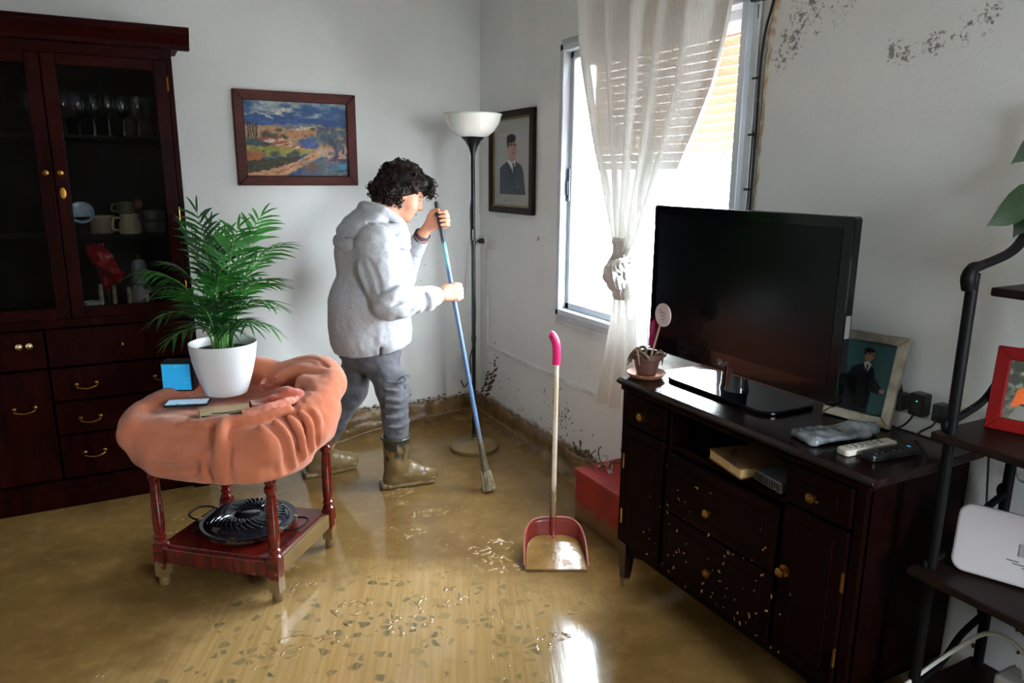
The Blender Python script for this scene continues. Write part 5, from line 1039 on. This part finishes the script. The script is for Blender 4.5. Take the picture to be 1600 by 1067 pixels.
t = thing('red_framed_photo', 'red framed photo of a person in an orange shirt on the rack', 'photo frame', (-.185, -3.362, .9555)); e1 = np.array([0.30, -.954, 0]); e2 = np.array([.14*.954, .14*.30, .99]); e3 = np.cross(e2, e1)*-1
FW, FH, fb_ = .19, .20, .030; e3 = np.cross(e1, e2); M_rf = mat('bright_red_frame', (118, 7, 9), .4, (100, 5, 7), 5, spec=.2)
for q in ([(-FW/2, 0), (FW/2, 0), (FW/2-fb_, fb_), (-FW/2+fb_, fb_)], [(FW/2, 0), (FW/2, FH), (FW/2-fb_, FH-fb_), (FW/2-fb_, fb_)], [(FW/2, FH), (-FW/2, FH), (-FW/2+fb_, FH-fb_), (FW/2-fb_, FH-fb_)], [(-FW/2, FH), (-FW/2, 0), (-FW/2+fb_, fb_), (-FW/2+fb_, FH-fb_)]):
    MB().prism(q, (0, 0, 0), e1, e2, e3, -.004, .014).build('frame_bar', M_rf, t, bevel=.002)
MB().prism([(-FW/2+.003, .003), (FW/2-.003, .003), (FW/2-.003, FH-.003), (-FW/2+.003, FH-.003)], (0, 0, 0), e1, e2, e3, -.010, -.004).build('backing', M_black, t); MB().prism([(-.02, 0), (.02, 0), (.012, .13), (-.012, .13)], e3*-.012, e1, (e2*.8-e3*.0), e3, -.05, -.045).build('easel_leg', M_black, t)
c = Canvas(90, 95, (70, 76, 64)); c.put(np.clip(c.nz(9, 9, 6)*1.4, 0, 1), (150, 156, 140)); c.put(np.clip(c.Y-.75, 0, .3)*3, (120, 116, 104)); c.poly([(.12, .80), (.18, .50), (.34, .38), (.60, .36), (.86, .42), (.98, .55), (.98, .78), (.6, .74), (.3, .72)], (226, 104, 44)); c.put((c.nz(6, 8, 3) > .2)*(c.Y > .38)*(c.Y < .76)*(c.X > .2)*.25, (250, 150, 84)); c.ell(.54, .24, .12, .15, (178, 136, 112), .2); c.ell(.54, .15, .11, .06, (196, 190, 184), .4); c.poly([(.1, 1), (.24, .72), (.75, .75), (.9, 1)], (128, 128, 118)); c.poly([(.72, .4), (1, .36), (1, .8), (.8, .8)], (196, 200, 196), .8); c.line([(.28, .725), (.74, .755)], .02, (60, 50, 46))
c.build('print', M_print, t, e1*(-FW/2+fb_-.003)+e2*(FH-fb_+.003)+e3*.002, e1*(FW-2*fb_+.006), -e2*(FH-2*fb_+.006))
rt_ = thing('router', 'white rounded internet router leaning on the lower rack shelf', 'router', (-.245, -3.395, .6055)); e1 = np.array([.40, -.917, 0]); e2 = np.array([.917*.30, .40*.30, .954]); e3 = np.cross(e1, e2); M_rw = mat('white_router_plastic', (186, 180, 181), .4, (180, 174, 176), 3)
MB().prism(rrect(.245, .165, .030, 7), e2*.0835+e1*.0, e1, e2, e3, -.016, .016).build('case', M_rw, rt_, bevel=.006)
pl_ = MB().prism(rrect(.05, .030, .003), e2*.085+e1*.035, e1, e2, e3, .016, .018).build('badge', mat('grey_badge', (150, 150, 146), .4), rt_); MB().prism([(-.012, .007), (.012, .007), (0, -.006)], e2*.085+e1*.035, e1, e2, e3, .018, .0188).build('triangle_mark', mat('dark_mark', (70, 80, 80)), pl_)
MB().ell(e2*.125+e1*.03+e3*.0165, (.003, .003, .003), 8, 6).build('indicator', mat('yellow_led', (230, 220, 90), .3, emit=2.0), rt_)
for k, (a, b) in enumerate(((.0, .050), (.02, .044), (-.012, .056))): MB().prism([(0, 0), (.045-.01*k, 0), (.045-.01*k, .0025), (0, .0025)], e1*a+e2*b, e1, e2, e3, .016, .0165).build('printed_line', mat('dark_mark', (70, 80, 80)), rt_)
MB().tube([e1*-.123+e2*.075, e1*-.128+e2*.075], .003, 6).build('side_notch', M_black, rt_)
# cables and an adapter low on the rack
t = thing('white_cable', 'white cable looping down from the low shelf to the floor', 'cable', (-.25, -3.3, .236)); MB().tube([(-.16, -3.47, .36), (-.17, -3.40, .42), (-.19, -3.345, .425), (-.22, -3.30, .37), (-.32, -3.265, .30), (-.395, -3.25, .25), (-.42, -3.245, .18), (-.43, -3.24, .06), (-.45, -3.26, .008)], .0055, 7, sm=6).build('cable', mat('white_cable_sheath', (200, 198, 190), .5), t, True, world=True)
t = thing('white_adapter', 'pale power brick on the bottom shelf of the iron rack', 'adapter', (-.19, -3.44, .2355)); MB().obox((0, 0, .06), (.04, .05, .06)).build('case', mat('pale_grey_plastic', (186, 184, 178), .45), t, bevel=.008); MB().tube([(0, 0, .12), (.01, .01, .16), (.03, -.03, .19)], .005, 6, sm=4).build('cord', mat('white_cable_sheath', (200, 198, 190)), t, True)
for k, (pts, lab) in enumerate((([(-.02, -3.19, .84), (-.012, -3.20, .70), (-.016, -3.215, .58), (-.014, -3.20, .46)], 'thin black cord hanging on the wall behind the rack brace'), ([(-.02, -3.24, .92), (-.015, -3.27, .78), (-.02, -3.33, .80), (-.02, -3.41, .79), (-.02, -3.46, .66)], 'thin grey cord drooping on the wall above the router'))):
    t = thing('rack_cord', lab, 'cord', pts[-1]); MB().tube(pts, .0032, 6, sm=6).build('cord', M_black if k == 0 else mat('grey_cord', (150, 150, 150)), t, True, world=True)
# trailing pothos on the rack top, leaves hanging into view
pp = thing('pothos_plant', 'trailing green pothos leaves hanging in at the right edge', 'plant', (-.19, -3.62, 1.3025)); MB().lathe([(.05, 0), (.06, .01), (.08, .12), (.076, .12), (.055, .10), (0, .10)], n=26).build('pot', M_terra, pp, True)
M_poth = mat('pothos_green', (40, 96, 34), .35, (26, 74, 26), 8, coat=.2)
def hleaf(base, d, up, L_):
    d = np.asarray(d, float); d /= np.linalg.norm(d); s = np.cross(d, up); s /= np.linalg.norm(s); n = np.cross(s, d); V = []
    for q, wq in ((0, .25), (.12, .40), (.3, .46), (.5, .40), (.7, .26), (.87, .10), (1, .005)):
        c_ = np.asarray(base)+d*L_*q-n*L_*.18*q*q; V += [c_-s*L_*wq+n*L_*.10*wq, c_, c_+s*L_*wq+n*L_*.10*wq]
    return MB().raw(V, [(a*3+b, a*3+b+1, a*3+b+4, a*3+b+3) for a in range(6) for b in (0, 1)])
wp = lambda x, y, z: np.array([x, y, z])-np.array(pp.location)
for b, d, L_ in (((-.245, -3.335, 1.645), (.05, .9, -.55), .115), ((-.25, -3.325, 1.505), (-.05, .85, -.45), .125), ((-.25, -3.335, 1.50), (-.1, .55, -.8), .10), ((-.22, -3.40, 1.52), (-.2, .2, -.9), .12), ((-.24, -3.42, 1.60), (-.3, .4, .3), .12), ((-.2, -3.5, 1.5), (-.4, -.2, .2), .13), ((-.15, -3.6, 1.52), (.1, -.4, .5), .13), ((-.2, -3.7, 1.5), (-.2, -.8, .1), .13)):
    hleaf(wp(*b), d, (-.75, 0, .65), L_).build('leaf', M_poth, pp, True, sharp=0); MB().tube([(0, 0, .10), (wp(*b)*.5+np.array([0, 0, .10])), wp(*b)], .003, 5, sm=4).build('vine', M_stem, pp, True)
# ================================================================== PERSON SWEEPING
A = lambda *q: np.array(q, float)
BR0, BR1 = A(-.514, -1.169, .0), A(-.608, -.760, 1.404)          # broom: bristle tip on the floor, top of the handle
bd = (BR1-BR0)/np.linalg.norm(BR1-BR0)
def onb(t): return BR0+(BR1-BR0)*t
PB = A(-.98, -.72, 0)
rsho, relb, rwri = A(-.955, -.870, 1.215), A(-.935, -.955, .955), A(-.672, -.925, .968)
lsho, lelb, lwri = A(-.815, -.530, 1.225), A(-.715, -.500, 1.010), A(-.664, -.690, 1.238)
rhip, lhip, rkne, rank = A(-.930, -.800, .72), A(-.965, -.610, .72), A(-.895, -.865, .49), A(-.893, -.885, .10)
lkne, lank = A(-1.035, -.590, .44), A(-1.190, -.565, .12)
hF = A(.905, -.09, -.42); hF /= np.linalg.norm(hF); hS = np.cross(A(0, 0, 1), hF); hS /= np.linalg.norm(hS); hU = np.cross(hF, hS); HAX = np.stack([hF, hS, hU])   # hS: her left
HC = A(-.768, -.712, 1.448)
def hp(f, s, u): return HC+hF*f+hS*s+hU*u
M_skin = mat('skin', (208, 150, 122), .5, (196, 134, 106), 7, sub=.12, bump=.05, bscale=200)
b = Vol((-1.30, -1.06, .0), (-.52, -.42, 1.62), .0048)
# head
b.ell(hp(-.012, 0, .035), (.098, .078, .092), .02, HAX).ell(hp(.030, 0, -.040), (.066, .058, .082), .03, HAX).ell(hp(.062, 0, -.098), (.024, .028, .020), .022, HAX)
for s in (-1, 1): b.ell(hp(.052, s*.036, -.035), (.032, .026, .030), .02, HAX).ell(hp(.078, s*.030, .012), (.016, .016, .010), .012, HAX, neg=True).ell(hp(.074, s*.030, .011), (.0125, .013, .012), .004, HAX).ell(hp(.074, s*.030, .030), (.018, .026, .009), .012, HAX)
b.cap(hp(.086, 0, .022), hp(.112, 0, -.024), .0085, .0125, .012).ell(hp(.103, .010, -.030), (.010, .009, .008), .008, HAX).ell(hp(.103, -.010, -.030), (.010, .009, .008), .008, HAX)
b.ell(hp(.086, 0, -.056), (.010, .022, .006), .006, HAX).ell(hp(.084, 0, -.068), (.011, .019, .007), .006, HAX).cap(hp(.099, -.02, -.062), hp(.099, .02, -.062), .0022, .0022, .003, neg=True)
for s in (-1, 1): b.ell(hp(-.012, s*.079, -.012), (.019, .008, .030), .006, HAX).ell(hp(-.008, s*.088, -.008), (.009, .006, .016), .005, HAX, neg=True)
# neck, trunk, legs
b.cap(hp(-.045, 0, -.06), A(-.885, -.70, 1.27), .060, .070, .03).ell(A(-.90, -.70, 1.12), (.13, .18, .18), .05).ell(A(-.945, -.70, .88), (.150, .165, .2), .05).cap(rsho, lsho, .065, .065, .05)
b.poly([rhip+A(-.01, .03, -.05), rkne, rank], [.068, .050, .040], .04).poly([lhip+A(-.01, -.02, -.05), lkne, lank], [.068, .050, .040], .04).cap(rank+A(-.02, 0, -.04), rank+A(.13, -.02, -.06), .035, .028, .02).cap(lank+A(-.02, 0, -.05), lank+A(.12, .0, -.075), .035, .028, .02)
# arms
b.poly([rsho, relb, rwri], [.058, .046, .030], .03).poly([lsho, lelb, lwri], [.058, .046, .030], .03)
def grip(wr, c, e1, e2, ext, thumb_up=1):
    """fist closed round the broom at c: e1 = away from the wrist, e2 = side the back of the hand is on"""
    e1 = e1-bd*(e1@bd); e1 /= np.linalg.norm(e1); e2 = e2-bd*(e2@bd)-e1*(e2@e1); e2 /= np.linalg.norm(e2)
    P = lambda a, q, h: c+e1*a+e2*q+bd*h
    for k, ln in enumerate((.95, 1.04, 1.0, .85)):
        h = (.033-.021*k)
        m0 = P(.004, .034, h*1.05); m1 = P(.036*ln, .027, h); m2 = P(.040*ln, -.010, h-.002); m3 = P(.014, -.026, h-.003)
        b.cap(m0, m1, .0125, .0105, .006).cap(m1, m2, .0100, .0092, .004).cap(m2, m3, .0092, .0078, .004)
        b.cap(P(-.052, .026, h*.75), m0, .017, .0135, .012)
    b.cap(wr, P(-.055, .024, .004), .028, .026, .02); b.ell(P(-.030, .022, .004), (.032, .018, .036), .012, np.stack([e1, e2, bd]))
    b.cap(P(-.050, .012, .028*thumb_up), P(-.022, -.010, .044*thumb_up), .0165, .0125, .010).cap(P(-.022, -.010, .044*thumb_up), P(.012, -.024, .046*thumb_up), .0115, .0085, .005)
grip(rwri, onb(.690), A(1, .03, .0), A(0, -1, 0), None); grip(lwri, onb(.945), A(.55, -.45, .5), A(.3, .9, .2), None)
per = b.build('person', M_skin, None, relax=1, loc=tuple(PB)); tag(per, 'woman in light grey hoodie and muddy boots sweeping with a broom', 'person')

# hoodie
def hoodie_mat():
    t = NT('heather_grey_sweatshirt'); v = t.obj(); c = t.mix(t.mapr(t.noise(v, 90, 4, .7), .35, .65), rgba((184, 184, 188)), rgba((166, 166, 171)))
    c = t.mix(t.mapr(t.noise(v, 4, 3), .6, .75, 0, .3), c, rgba((172, 170, 172))); return t.done(t.bsdf(c, .92, 0, .12, normal=t.bump(t.noise(v, 320, 2), .2, .001), sheen=.25))
M_hood = hoodie_mat(); g = Vol((-1.24, -1.08, .60), (-.56, -.40, 1.46), .0055)
g.ell(A(-.915, -.705, 1.12), (.170, .205, .19), .06).ell(A(-.955, -.705, .90), (.205, .215, .22), .08).ell(A(-.955, -.705, .74), (.198, .205, .16), .08).ell(A(-1.0, -.70, 1.17), (.105, .175, .13), .06)
g.cap(rsho, lsho, .088, .088, .06).poly([rsho+A(-.012, -.005, 0), relb, rwri+A(-.035, -.002, 0)], [.092, .076, .050], .035).poly([lsho, lelb, lwri+A(-.012, .04, -.05)], [.088, .076, .048], .035)
g.cap(A(-.885, -.70, 1.22), A(-.875, -.70, 1.27), .10, .085, .05)
# cloth folds: elbow, waist, under the arm
def gf(pts, r, neg=False, k=.014): g.poly(pts, r, k, neg=neg, sm=4)
for p, n_ in (([(-.99, -1.02, .985), (-.93, -1.035, 1.01), (-.875, -1.01, 1.03)], 0), ([(-.965, -1.025, .93), (-.90, -1.035, .955), (-.85, -1.00, .99)], 0), ([(-.90, -1.02, .905), (-.85, -1.015, .93), (-.81, -.99, .965)], 0), ([(-.80, -.985, .915), (-.785, -.99, .95), (-.79, -.965, .995)], 0), ([(-.745, -.975, .92), (-.735, -.98, .95), (-.74, -.96, .99)], 0)): gf(p, .008, False, .03)
for p in ([(-.945, -1.04, .955), (-.885, -1.045, .985), (-.85, -1.02, 1.01)], [(-.885, -1.04, .915), (-.835, -1.03, .945), (-.81, -1.01, .985)], [(-.77, -.995, .91), (-.76, -1.0, .95), (-.765, -.98, .99)]): gf(p, .005, True)
for p in ([(-1.06, -.90, 1.13), (-1.03, -.925, 1.03), (-.98, -.94, .93)], [(-1.02, -.92, 1.20), (-.985, -.96, 1.12), (-.965, -.985, 1.05)], [(-.84, -.88, .82), (-.88, -.895, .76), (-.93, -.905, .72)]): gf(p, .004, False, .03)
for p in ([(-1.025, -.955, 1.16), (-1.00, -.985, 1.08), (-.99, -1.0, 1.01)], [(-.83, -.925, .85), (-.88, -.935, .79), (-.96, -.94, .75)]): gf(p, .006, True, .016)
g.warp(lambda P: .006*fbm(P*A(1, 1, .6), 9, 21, 3)+.002*fbm(P, 45, 5, 2), .04)
# neck opening, sleeves' ends, hem with a side slit
g.cap(A(-.865, -.70, 1.27), A(-.80, -.705, 1.42), .062, .075, .01, neg=True); fd = rwri-relb; g_c = rwri+A(-.012, 0, 0)
g.cut((-.94, -.70, .694), (.13, .0, -1), .006)
g.box(A(-.965, -.915, .70), (.006, .05, .035), .003, .004, neg=True)
hd = g.build('hoodie', M_hood, per, relax=2)
v = Vol((-.78, -1.02, .88), (-.60, -.60, 1.28), .005)
v.cap(rwri+A(-.055, -.002, -.001), rwri+A(-.022, 0, 0), .052, .046, .006).poly([rwri+A(-.058, -.05, -.01), rwri+A(-.052, -.045, .03)], .008, .008); v.warp(lambda P: .002*fbm(P, 50, 3, 2), .02); v.build('cuff', M_hood, hd, relax=1)
v = Vol((-.80, -.80, 1.08), (-.58, -.55, 1.30), .005); v.cap(lwri+A(-.018, .055, -.07), lwri+A(-.006, .018, -.025), .050, .044, .006); v.warp(lambda P: .002*fbm(P, 50, 3, 2), .02); v.build('cuff', M_hood, hd, relax=1)
# hood lying folded on the back
v = Vol((-1.16, -1.00, 1.14), (-.70, -.44, 1.46), .005)
v.ell(A(-.985, -.715, 1.275), (.105, .165, .085), .03, basis(A(0, 0, 1))and None).ell(A(-.93, -.71, 1.335), (.085, .125, .065), .04)
v.poly([A(-.80, -.855, 1.205), A(-.865, -.895, 1.240), A(-.97, -.885, 1.225), A(-1.065, -.80, 1.215), A(-1.085, -.70, 1.22), A(-1.04, -.56, 1.23), A(-.90, -.53, 1.26)], [.018, .026, .026, .026, .026, .024, .02], .02, sm=4)
v.poly([A(-.785, -.80, 1.225), A(-.835, -.845, 1.28), A(-.94, -.845, 1.285), A(-1.045, -.78, 1.27), A(-1.07, -.70, 1.275), A(-1.02, -.58, 1.285)], [.018, .024, .026, .026, .026, .022], .018, sm=4)
v.poly([A(-.775, -.74, 1.245), A(-.815, -.79, 1.315), A(-.90, -.80, 1.375), A(-.96, -.72, 1.395), A(-.93, -.62, 1.38), A(-.82, -.60, 1.34)], [.016, .020, .022, .022, .022, .018], .02, sm=4)
v.cap(A(-.875, -.705, 1.30), A(-.79, -.705, 1.45), .060, .085, .012, neg=True)
v.poly([A(-.80, -.885, 1.28), A(-.90, -.885, 1.268), A(-1.0, -.865, 1.25), A(-1.08, -.78, 1.245)], .007, .012, neg=True, sm=4).poly([A(-.84, -.87, 1.325), A(-.94, -.865, 1.32), A(-1.05, -.79, 1.30)], .006, .012, neg=True, sm=4).poly([A(-1.0, -.84, 1.36), A(-1.03, -.86, 1.31), A(-1.045, -.86, 1.26)], .006, .012, neg=True, sm=3)
v.warp(lambda P: .005*fbm(P, 14, 31, 3), .03); v.build('hood', M_hood, hd, relax=2)

# trousers
M_jean = mat('grey_trousers', (92, 92, 98), .85, (74, 74, 80), 16, bump=.25, bscale=260, bdist=.001, sheen=.15, mud=(.05, .42, .35))
v = Vol((-1.30, -1.02, .12), (-.72, -.46, .80), .0055)
v.ell(A(-.955, -.705, .70), (.150, .165, .12), .05).poly([rhip+A(-.01, .025, -.05), rkne, rank+A(0, 0, .10)], [.094, .072, .056], .05).poly([lhip+A(-.01, -.02, -.05), lkne, lank+A(.03, 0, .08)], [.094, .072, .056], .05).ell(A(-1.02, -.71, .69), (.09, .14, .09), .05)
for zz in (.56, .52, .47, .43, .38, .33): v.poly([(-.96, -.93, zz+.012), (-.90, -.945, zz), (-.84, -.92, zz+.018)], .007, .012, sm=3)
for zz in (.54, .495, .45, .405): v.poly([(-.95, -.945, zz+.004), (-.89, -.955, zz-.008), (-.83, -.93, zz+.008)], .004, .010, neg=True, sm=3)
v.poly([(-.90, -.90, .70), (-.875, -.935, .60), (-.865, -.94, .52)], .004, .010, neg=True, sm=3)
v.warp(lambda P: .005*fbm(P*A(1, 1, 1.6), 13, 41, 3)+.002*fbm(P, 50, 3, 2), .03); v.build('trousers', M_jean, per, relax=2)

# rubber boots
M_boot = mat('muddy_rubber_boot', (52, 52, 42), .3, (40, 40, 32), 8, coat=.3, mud=(.05, .34, .9)); M_boot2 = M_boot
def boot(name, ank, top, yaw, label=None):
    f = A(math.cos(yaw), math.sin(yaw), 0); s = A(-f[1], f[0], 0); z = A(0, 0, 1.0); AX = np.stack([f, s, z])
    v = Vol(np.minimum(ank, top)-A(.2, .2, .14), np.maximum(ank, top)+A(.26, .2, .1), .0045); base = A(ank[0], ank[1], 0)
    v.cap(top+(top-ank)*.12, ank+A(0, 0, .02), .073, .058, .02).cap(ank+A(0, 0, .02), base-f*.012+z*.055, .058, .048, .02)
    v.poly([base-f*.02+z*.050, base+f*.07+z*.055, base+f*.14+z*.047, base+f*.175+z*.042], [.046, .047, .045, .040], .025).ell(base+f*.05+z*.085, (.07, .042, .045), .03, AX)
    v.box(base+f*.065+z*.014, (.128, .046, .014), .012, .006, AX).box(base-f*.045+z*.014, (.04, .040, .016), .01, .006, AX)
    v.box(base+f*.075+z*.032, (.125, .0475, .0022), .002, .002, AX, neg=False)
    td = (top-ank)/np.linalg.norm(top-ank); v.cut(top, td, .004); v.cap(top+td*.05, top-td*.06, .060, .056, .006, neg=True)
    v.poly([top-td*.008+f*.073*math.cos(a)+s*.073*math.sin(a) for a in np.linspace(0, 2*math.pi, 20)], .0045, .004)
    v.cut((0, 0, .001), (0, 0, -1), .003); v.warp(lambda P: .0018*fbm(P, 24, 3, 3), .02)
    o_ = v.build(name, M_boot, per, relax=1); return o_
boot('rubber_boot', A(-.900, -.888, .10), A(-.897, -.882, .268), math.radians(-7)); boot('rubber_boot', A(-1.215, -.565, .10), A(-1.165, -.570, .262), math.radians(4))

# curly dark hair
M_hair = mat('dark_curly_hair', (17, 10, 8), .6, (28, 15, 11), 26, bump=.5, bscale=120, spec=.15)
v = Vol((-.98, -.90, 1.30), (-.56, -.52, 1.66), .006)
v.ell(hp(-.025, 0, .058), (.120, .108, .098), .02, HAX).ell(hp(-.075, 0, -.005), (.075, .098, .085), .03, HAX).ell(hp(.075, 0, .085), (.062, .088, .042), .03, HAX)
v.box(hp(.115, 0, -.055), (.085, .085, .100), .02, .015, HAX, neg=True); v.ell(hp(.05, 0, -.05), (.085, .10, .07), .01, HAX, neg=True)
v.warp(lambda P: .016*fbm(P, 42, 51, 2), .06); ha = v.build('hair', M_hair, per, relax=0)
mb = MB(); hr = random.Random(5); n_ = 0
while n_ < 620:
    d = A(hr.gauss(0, 1), hr.gauss(0, 1), hr.gauss(0, 1)); d /= np.linalg.norm(d)
    c0 = (-.02, 0, .055) if d[2] > -.25 else (-.065, 0, .01)
    f, s, u = c0[0]+d[0]*(.118 if d[0] > 0 else .108), d[1]*.104, c0[2]+d[2]*.095
    if f > .02 and u < .052: continue
    if f > -.01 and u < .02: continue
    if u < -.085: continue
    if f > .06: f += .035; u -= hr.uniform(0, .012)
    p = hp(f*.97, s*.97, u*.97+.003); out = hF*d[0]+hS*d[1]+hU*d[2]; tn = np.cross(out, A(hr.gauss(0, 1), hr.gauss(0, 1), hr.gauss(0, 1))); tn /= np.linalg.norm(tn)+1e-9
    ax_ = out*hr.uniform(-.1, .75)+tn*hr.uniform(.4, .9)+A(0, 0, -.45); ax_ /= np.linalg.norm(ax_); e1_, e2_, _ = basis(ax_); R_ = hr.uniform(.005, .0105); L_ = hr.uniform(.022, .045); tt = np.linspace(0, 1, 13); ph = hr.uniform(0, 6.28); w2 = hr.choice((-1, 1))*hr.uniform(8, 13)
    mb.tube([p+ax_*L_*q+R_*(e1_*math.cos(ph+w2*q)+e2_*math.sin(ph+w2*q)) for q in tt], [.0026, .0026, .0012], 4, cap=False); n_ += 1
mb.build('curl_strands', mat('dark_curl', (20, 11, 8), .55, (38, 19, 12), 30, spec=.2), ha, True, world=True, sharp=0)['kind'] = 'stuff'
br_ = MB()
for s in (-1, 1): br_.tube([hp(.090, s*.016, .030), hp(.090, s*.030, .036), hp(.078, s*.046, .030)], [.0028, .0034, .0018], 6, sm=3)
br_.build('eyebrows', M_hair, per, True, world=True)
ly = MB()
for s in (-1, 1): ly.tube([hp(.0865, s*.020, .010), hp(.0885, s*.030, .007), hp(.080, s*.042, .010)], .0017, 5, sm=3)
ly.build('lashes', M_hair, per, True, world=True)
MB().tube([hp(.0985, -.018, -.0615), hp(.1005, 0, -.062), hp(.0985, .018, -.0615)], .0024, 6, sm=3).build('lips', mat('lip', (168, 92, 84), .5), per, True, world=True)
fa = (lwri-lelb)/np.linalg.norm(lwri-lelb); e1_, e2_, _ = basis(fa)
for k, (off, cc) in enumerate(((-.012, (50, 44, 52)), (.002, (120, 52, 50)), (.016, (38, 48, 62)))): MB().tube([lwri+fa*off+.037*(e1_*math.cos(a)+e2_*math.sin(a)) for a in np.linspace(0, 2*math.pi, 25)[:-1]], .0048, 7, closed=True).build('bracelet', mat('bracelet_%d' % k, cc, .5), per, True, world=True)
fa = (rwri-relb)/np.linalg.norm(rwri-relb); e1_, e2_, _ = basis(fa); MB().tube([rwri+fa*.02+.034*(e1_*math.cos(a)+e2_*math.sin(a)) for a in np.linspace(0, 2*math.pi, 25)[:-1]], .0016, 6, closed=True).build('bracelet', mat('steel', (200, 200, 205)), per, True, world=True)
MB().tube([hp(-.008, -.090, -.038+.012*0)+A(0, 0, -.012)+.010*(hF*math.cos(a)+A(0, 0, 1)*math.sin(a)) for a in np.linspace(0, 2*math.pi, 17)[:-1]], .0014, 5, closed=True).build('earring', mat('steel', (200, 200, 205)), per, True, world=True)

# ================================================================== BROOM
bm = thing('broom', 'blue-handled muddy broom held by the woman', 'broom', tuple(BR0)); a1, a2, _ = basis(bd)
def handle_mat():
    t = NT('blue_broom_handle'); z = t.sep(t.pos())[2]; c = t.mix(t.mapr(z, 1.08, 1.12, smooth=False), rgba((84, 112, 152)), rgba((112, 176, 178))); c = t.mix(t.mapr(z, 1.20, 1.225), c, rgba((40, 48, 58))); c = t.mix(t.mapr(t.math('ADD', z, t.math('MULTIPLY', t.noise(t.pos(), 18, 4), .25)), .50, .28), c, rgba((92, 84, 64))); return t.done(t.bsdf(c, .35))
MB().tube([onb(.115), onb(1.0)], .0118, 14).ell(onb(1.0), (.012, .012, .012), 12, 8).build('handle', handle_mat(), bm, True, world=True)
MB().tube([onb(.062), onb(.085), onb(.125), onb(.17)], [.021, .019, .016, .0135], 14).build('ferrule', mat('muddy_ferrule', (104, 96, 74), .5, (80, 70, 48), 20), bm, True, world=True)
bs = MB()
for k in range(130):
    a, r = random.uniform(0, 6.28), math.sqrt(random.random())*.025; q = a1*math.cos(a)*r+a2*math.sin(a)*r
    tip = BR0+q*1.35+bd*random.uniform(.004, .016); tip[2] = max(tip[2], .004); bs.tube([onb(.072)+q, (onb(.04)+q*1.2), tip], .0019, 4)
tag(bs.build('bristles', mat('muddy_bristles', (196, 186, 160), .8, (150, 132, 96), 60), bm, world=True), kind='stuff')

# ================================================================== LONG-HANDLED DUSTPAN
DPL, DPR = A(-.722, -1.916, 0), A(-.506, -2.028, 0); dc = (DPL+DPR)/2; dx = (DPR-DPL)/np.linalg.norm(DPR-DPL); dy = A(-dx[1], dx[0], 0); DW = .122
dp = thing('dustpan', 'long-handled red dustpan full of mud with a pink grip', 'dustpan', tuple(dc), math.atan2(dx[1], dx[0]))
M_dpan = mat('red_brown_plastic', (150, 58, 46), .35, (128, 44, 36), 7, coat=.2, mud=(.0, .05, .8))
# scoop: floor plate plus a wall that rises from the front corners to the rounded back
def wall_(u, vv):
    q = u*2-1; ang = q*math.pi/2; s = abs(math.sin(ang)); x = DW*math.copysign(abs(math.sin(ang))**.55, ang); y = .215*abs(math.cos(ang))**.55 if abs(q) < 1 else 0.0
    hgt = .012+.105*min(1, (y/.215))**.8; return (x*(1+.05*vv), y+.02*vv, .004+hgt*vv)
pan = MB().grid(wall_, 61, 7); q0 = [wall_(i/60, 0) for i in range(61)]; pan.raw([(0, .06, .004)]+[(a, b_, .004) for a, b_, _ in q0], [(0, i+2, i+1) for i in range(60)]+[(0, 1, 61)])
po_ = pan.build('scoop', M_dpan, dp, True, sharp=50); sm_ = po_.modifiers.new('thickness', 'SOLIDIFY'); sm_.thickness = .004; sm_.offset = 0
MB().tube([tuple(np.array(wall_(i/60, 1))) for i in range(61)], .0042, 7).build('rim', mat('dusty_pink_rim', (178, 100, 86), .4), dp, True)
MB().raw([(0, .06, .030)]+[(wall_(i/60, 0)[0]*.985, wall_(i/60, 0)[1]*.97+.001, .010+.042*(wall_(i/60, 0)[1]/.215)) for i in range(61)], [(0, i+2, i+1) for i in range(60)]+[(0, 1, 61)]).build('mud_heap', mat('wet_mud_slop', (150, 116, 66), .12, (126, 94, 48), 10, bump=.12, bscale=9, bdist=.02), dp, True, sharp=0)
hb, ht = A(0, .200, .085), A(0.0, .235, .80)
MB().tube([(0, .225, .10), (0, .215, .055), (0, .17, .035)], [.014, .013, .008], 10, sm=4).tube([(0, .222, .09), (0, .235, .17)], .0135, 12).build('socket', M_dpan, dp, True)
MB().tube([(0, .225, .11), ht], .0105, 12).build('handle', mat('dirty_white_handle', (226, 214, 196), .45, (196, 170, 136), 5, mud=(.05, .50, .75)), dp, True)
MB().tube([tuple(ht+A(0, 0, -.005)), tuple(ht+A(0, 0, .045)), tuple(ht+A(-.004, .0, .085)), tuple(ht+A(-.018, 0, .115)), tuple(ht+A(-.030, .0, .122))], [.0165, .0165, .017, .0165, .013], 12, sm=5).build('grip', mat('hot_pink_rubber', (228, 24, 104), .4), dp, True)
MB().tube([tuple(ht+A(-.021, -.0165, .110)), tuple(ht+A(-.021, .0165, .110))], .006, 8).build('hanging_hole', mat('dark_pink', (120, 10, 60), .5), dp, True)
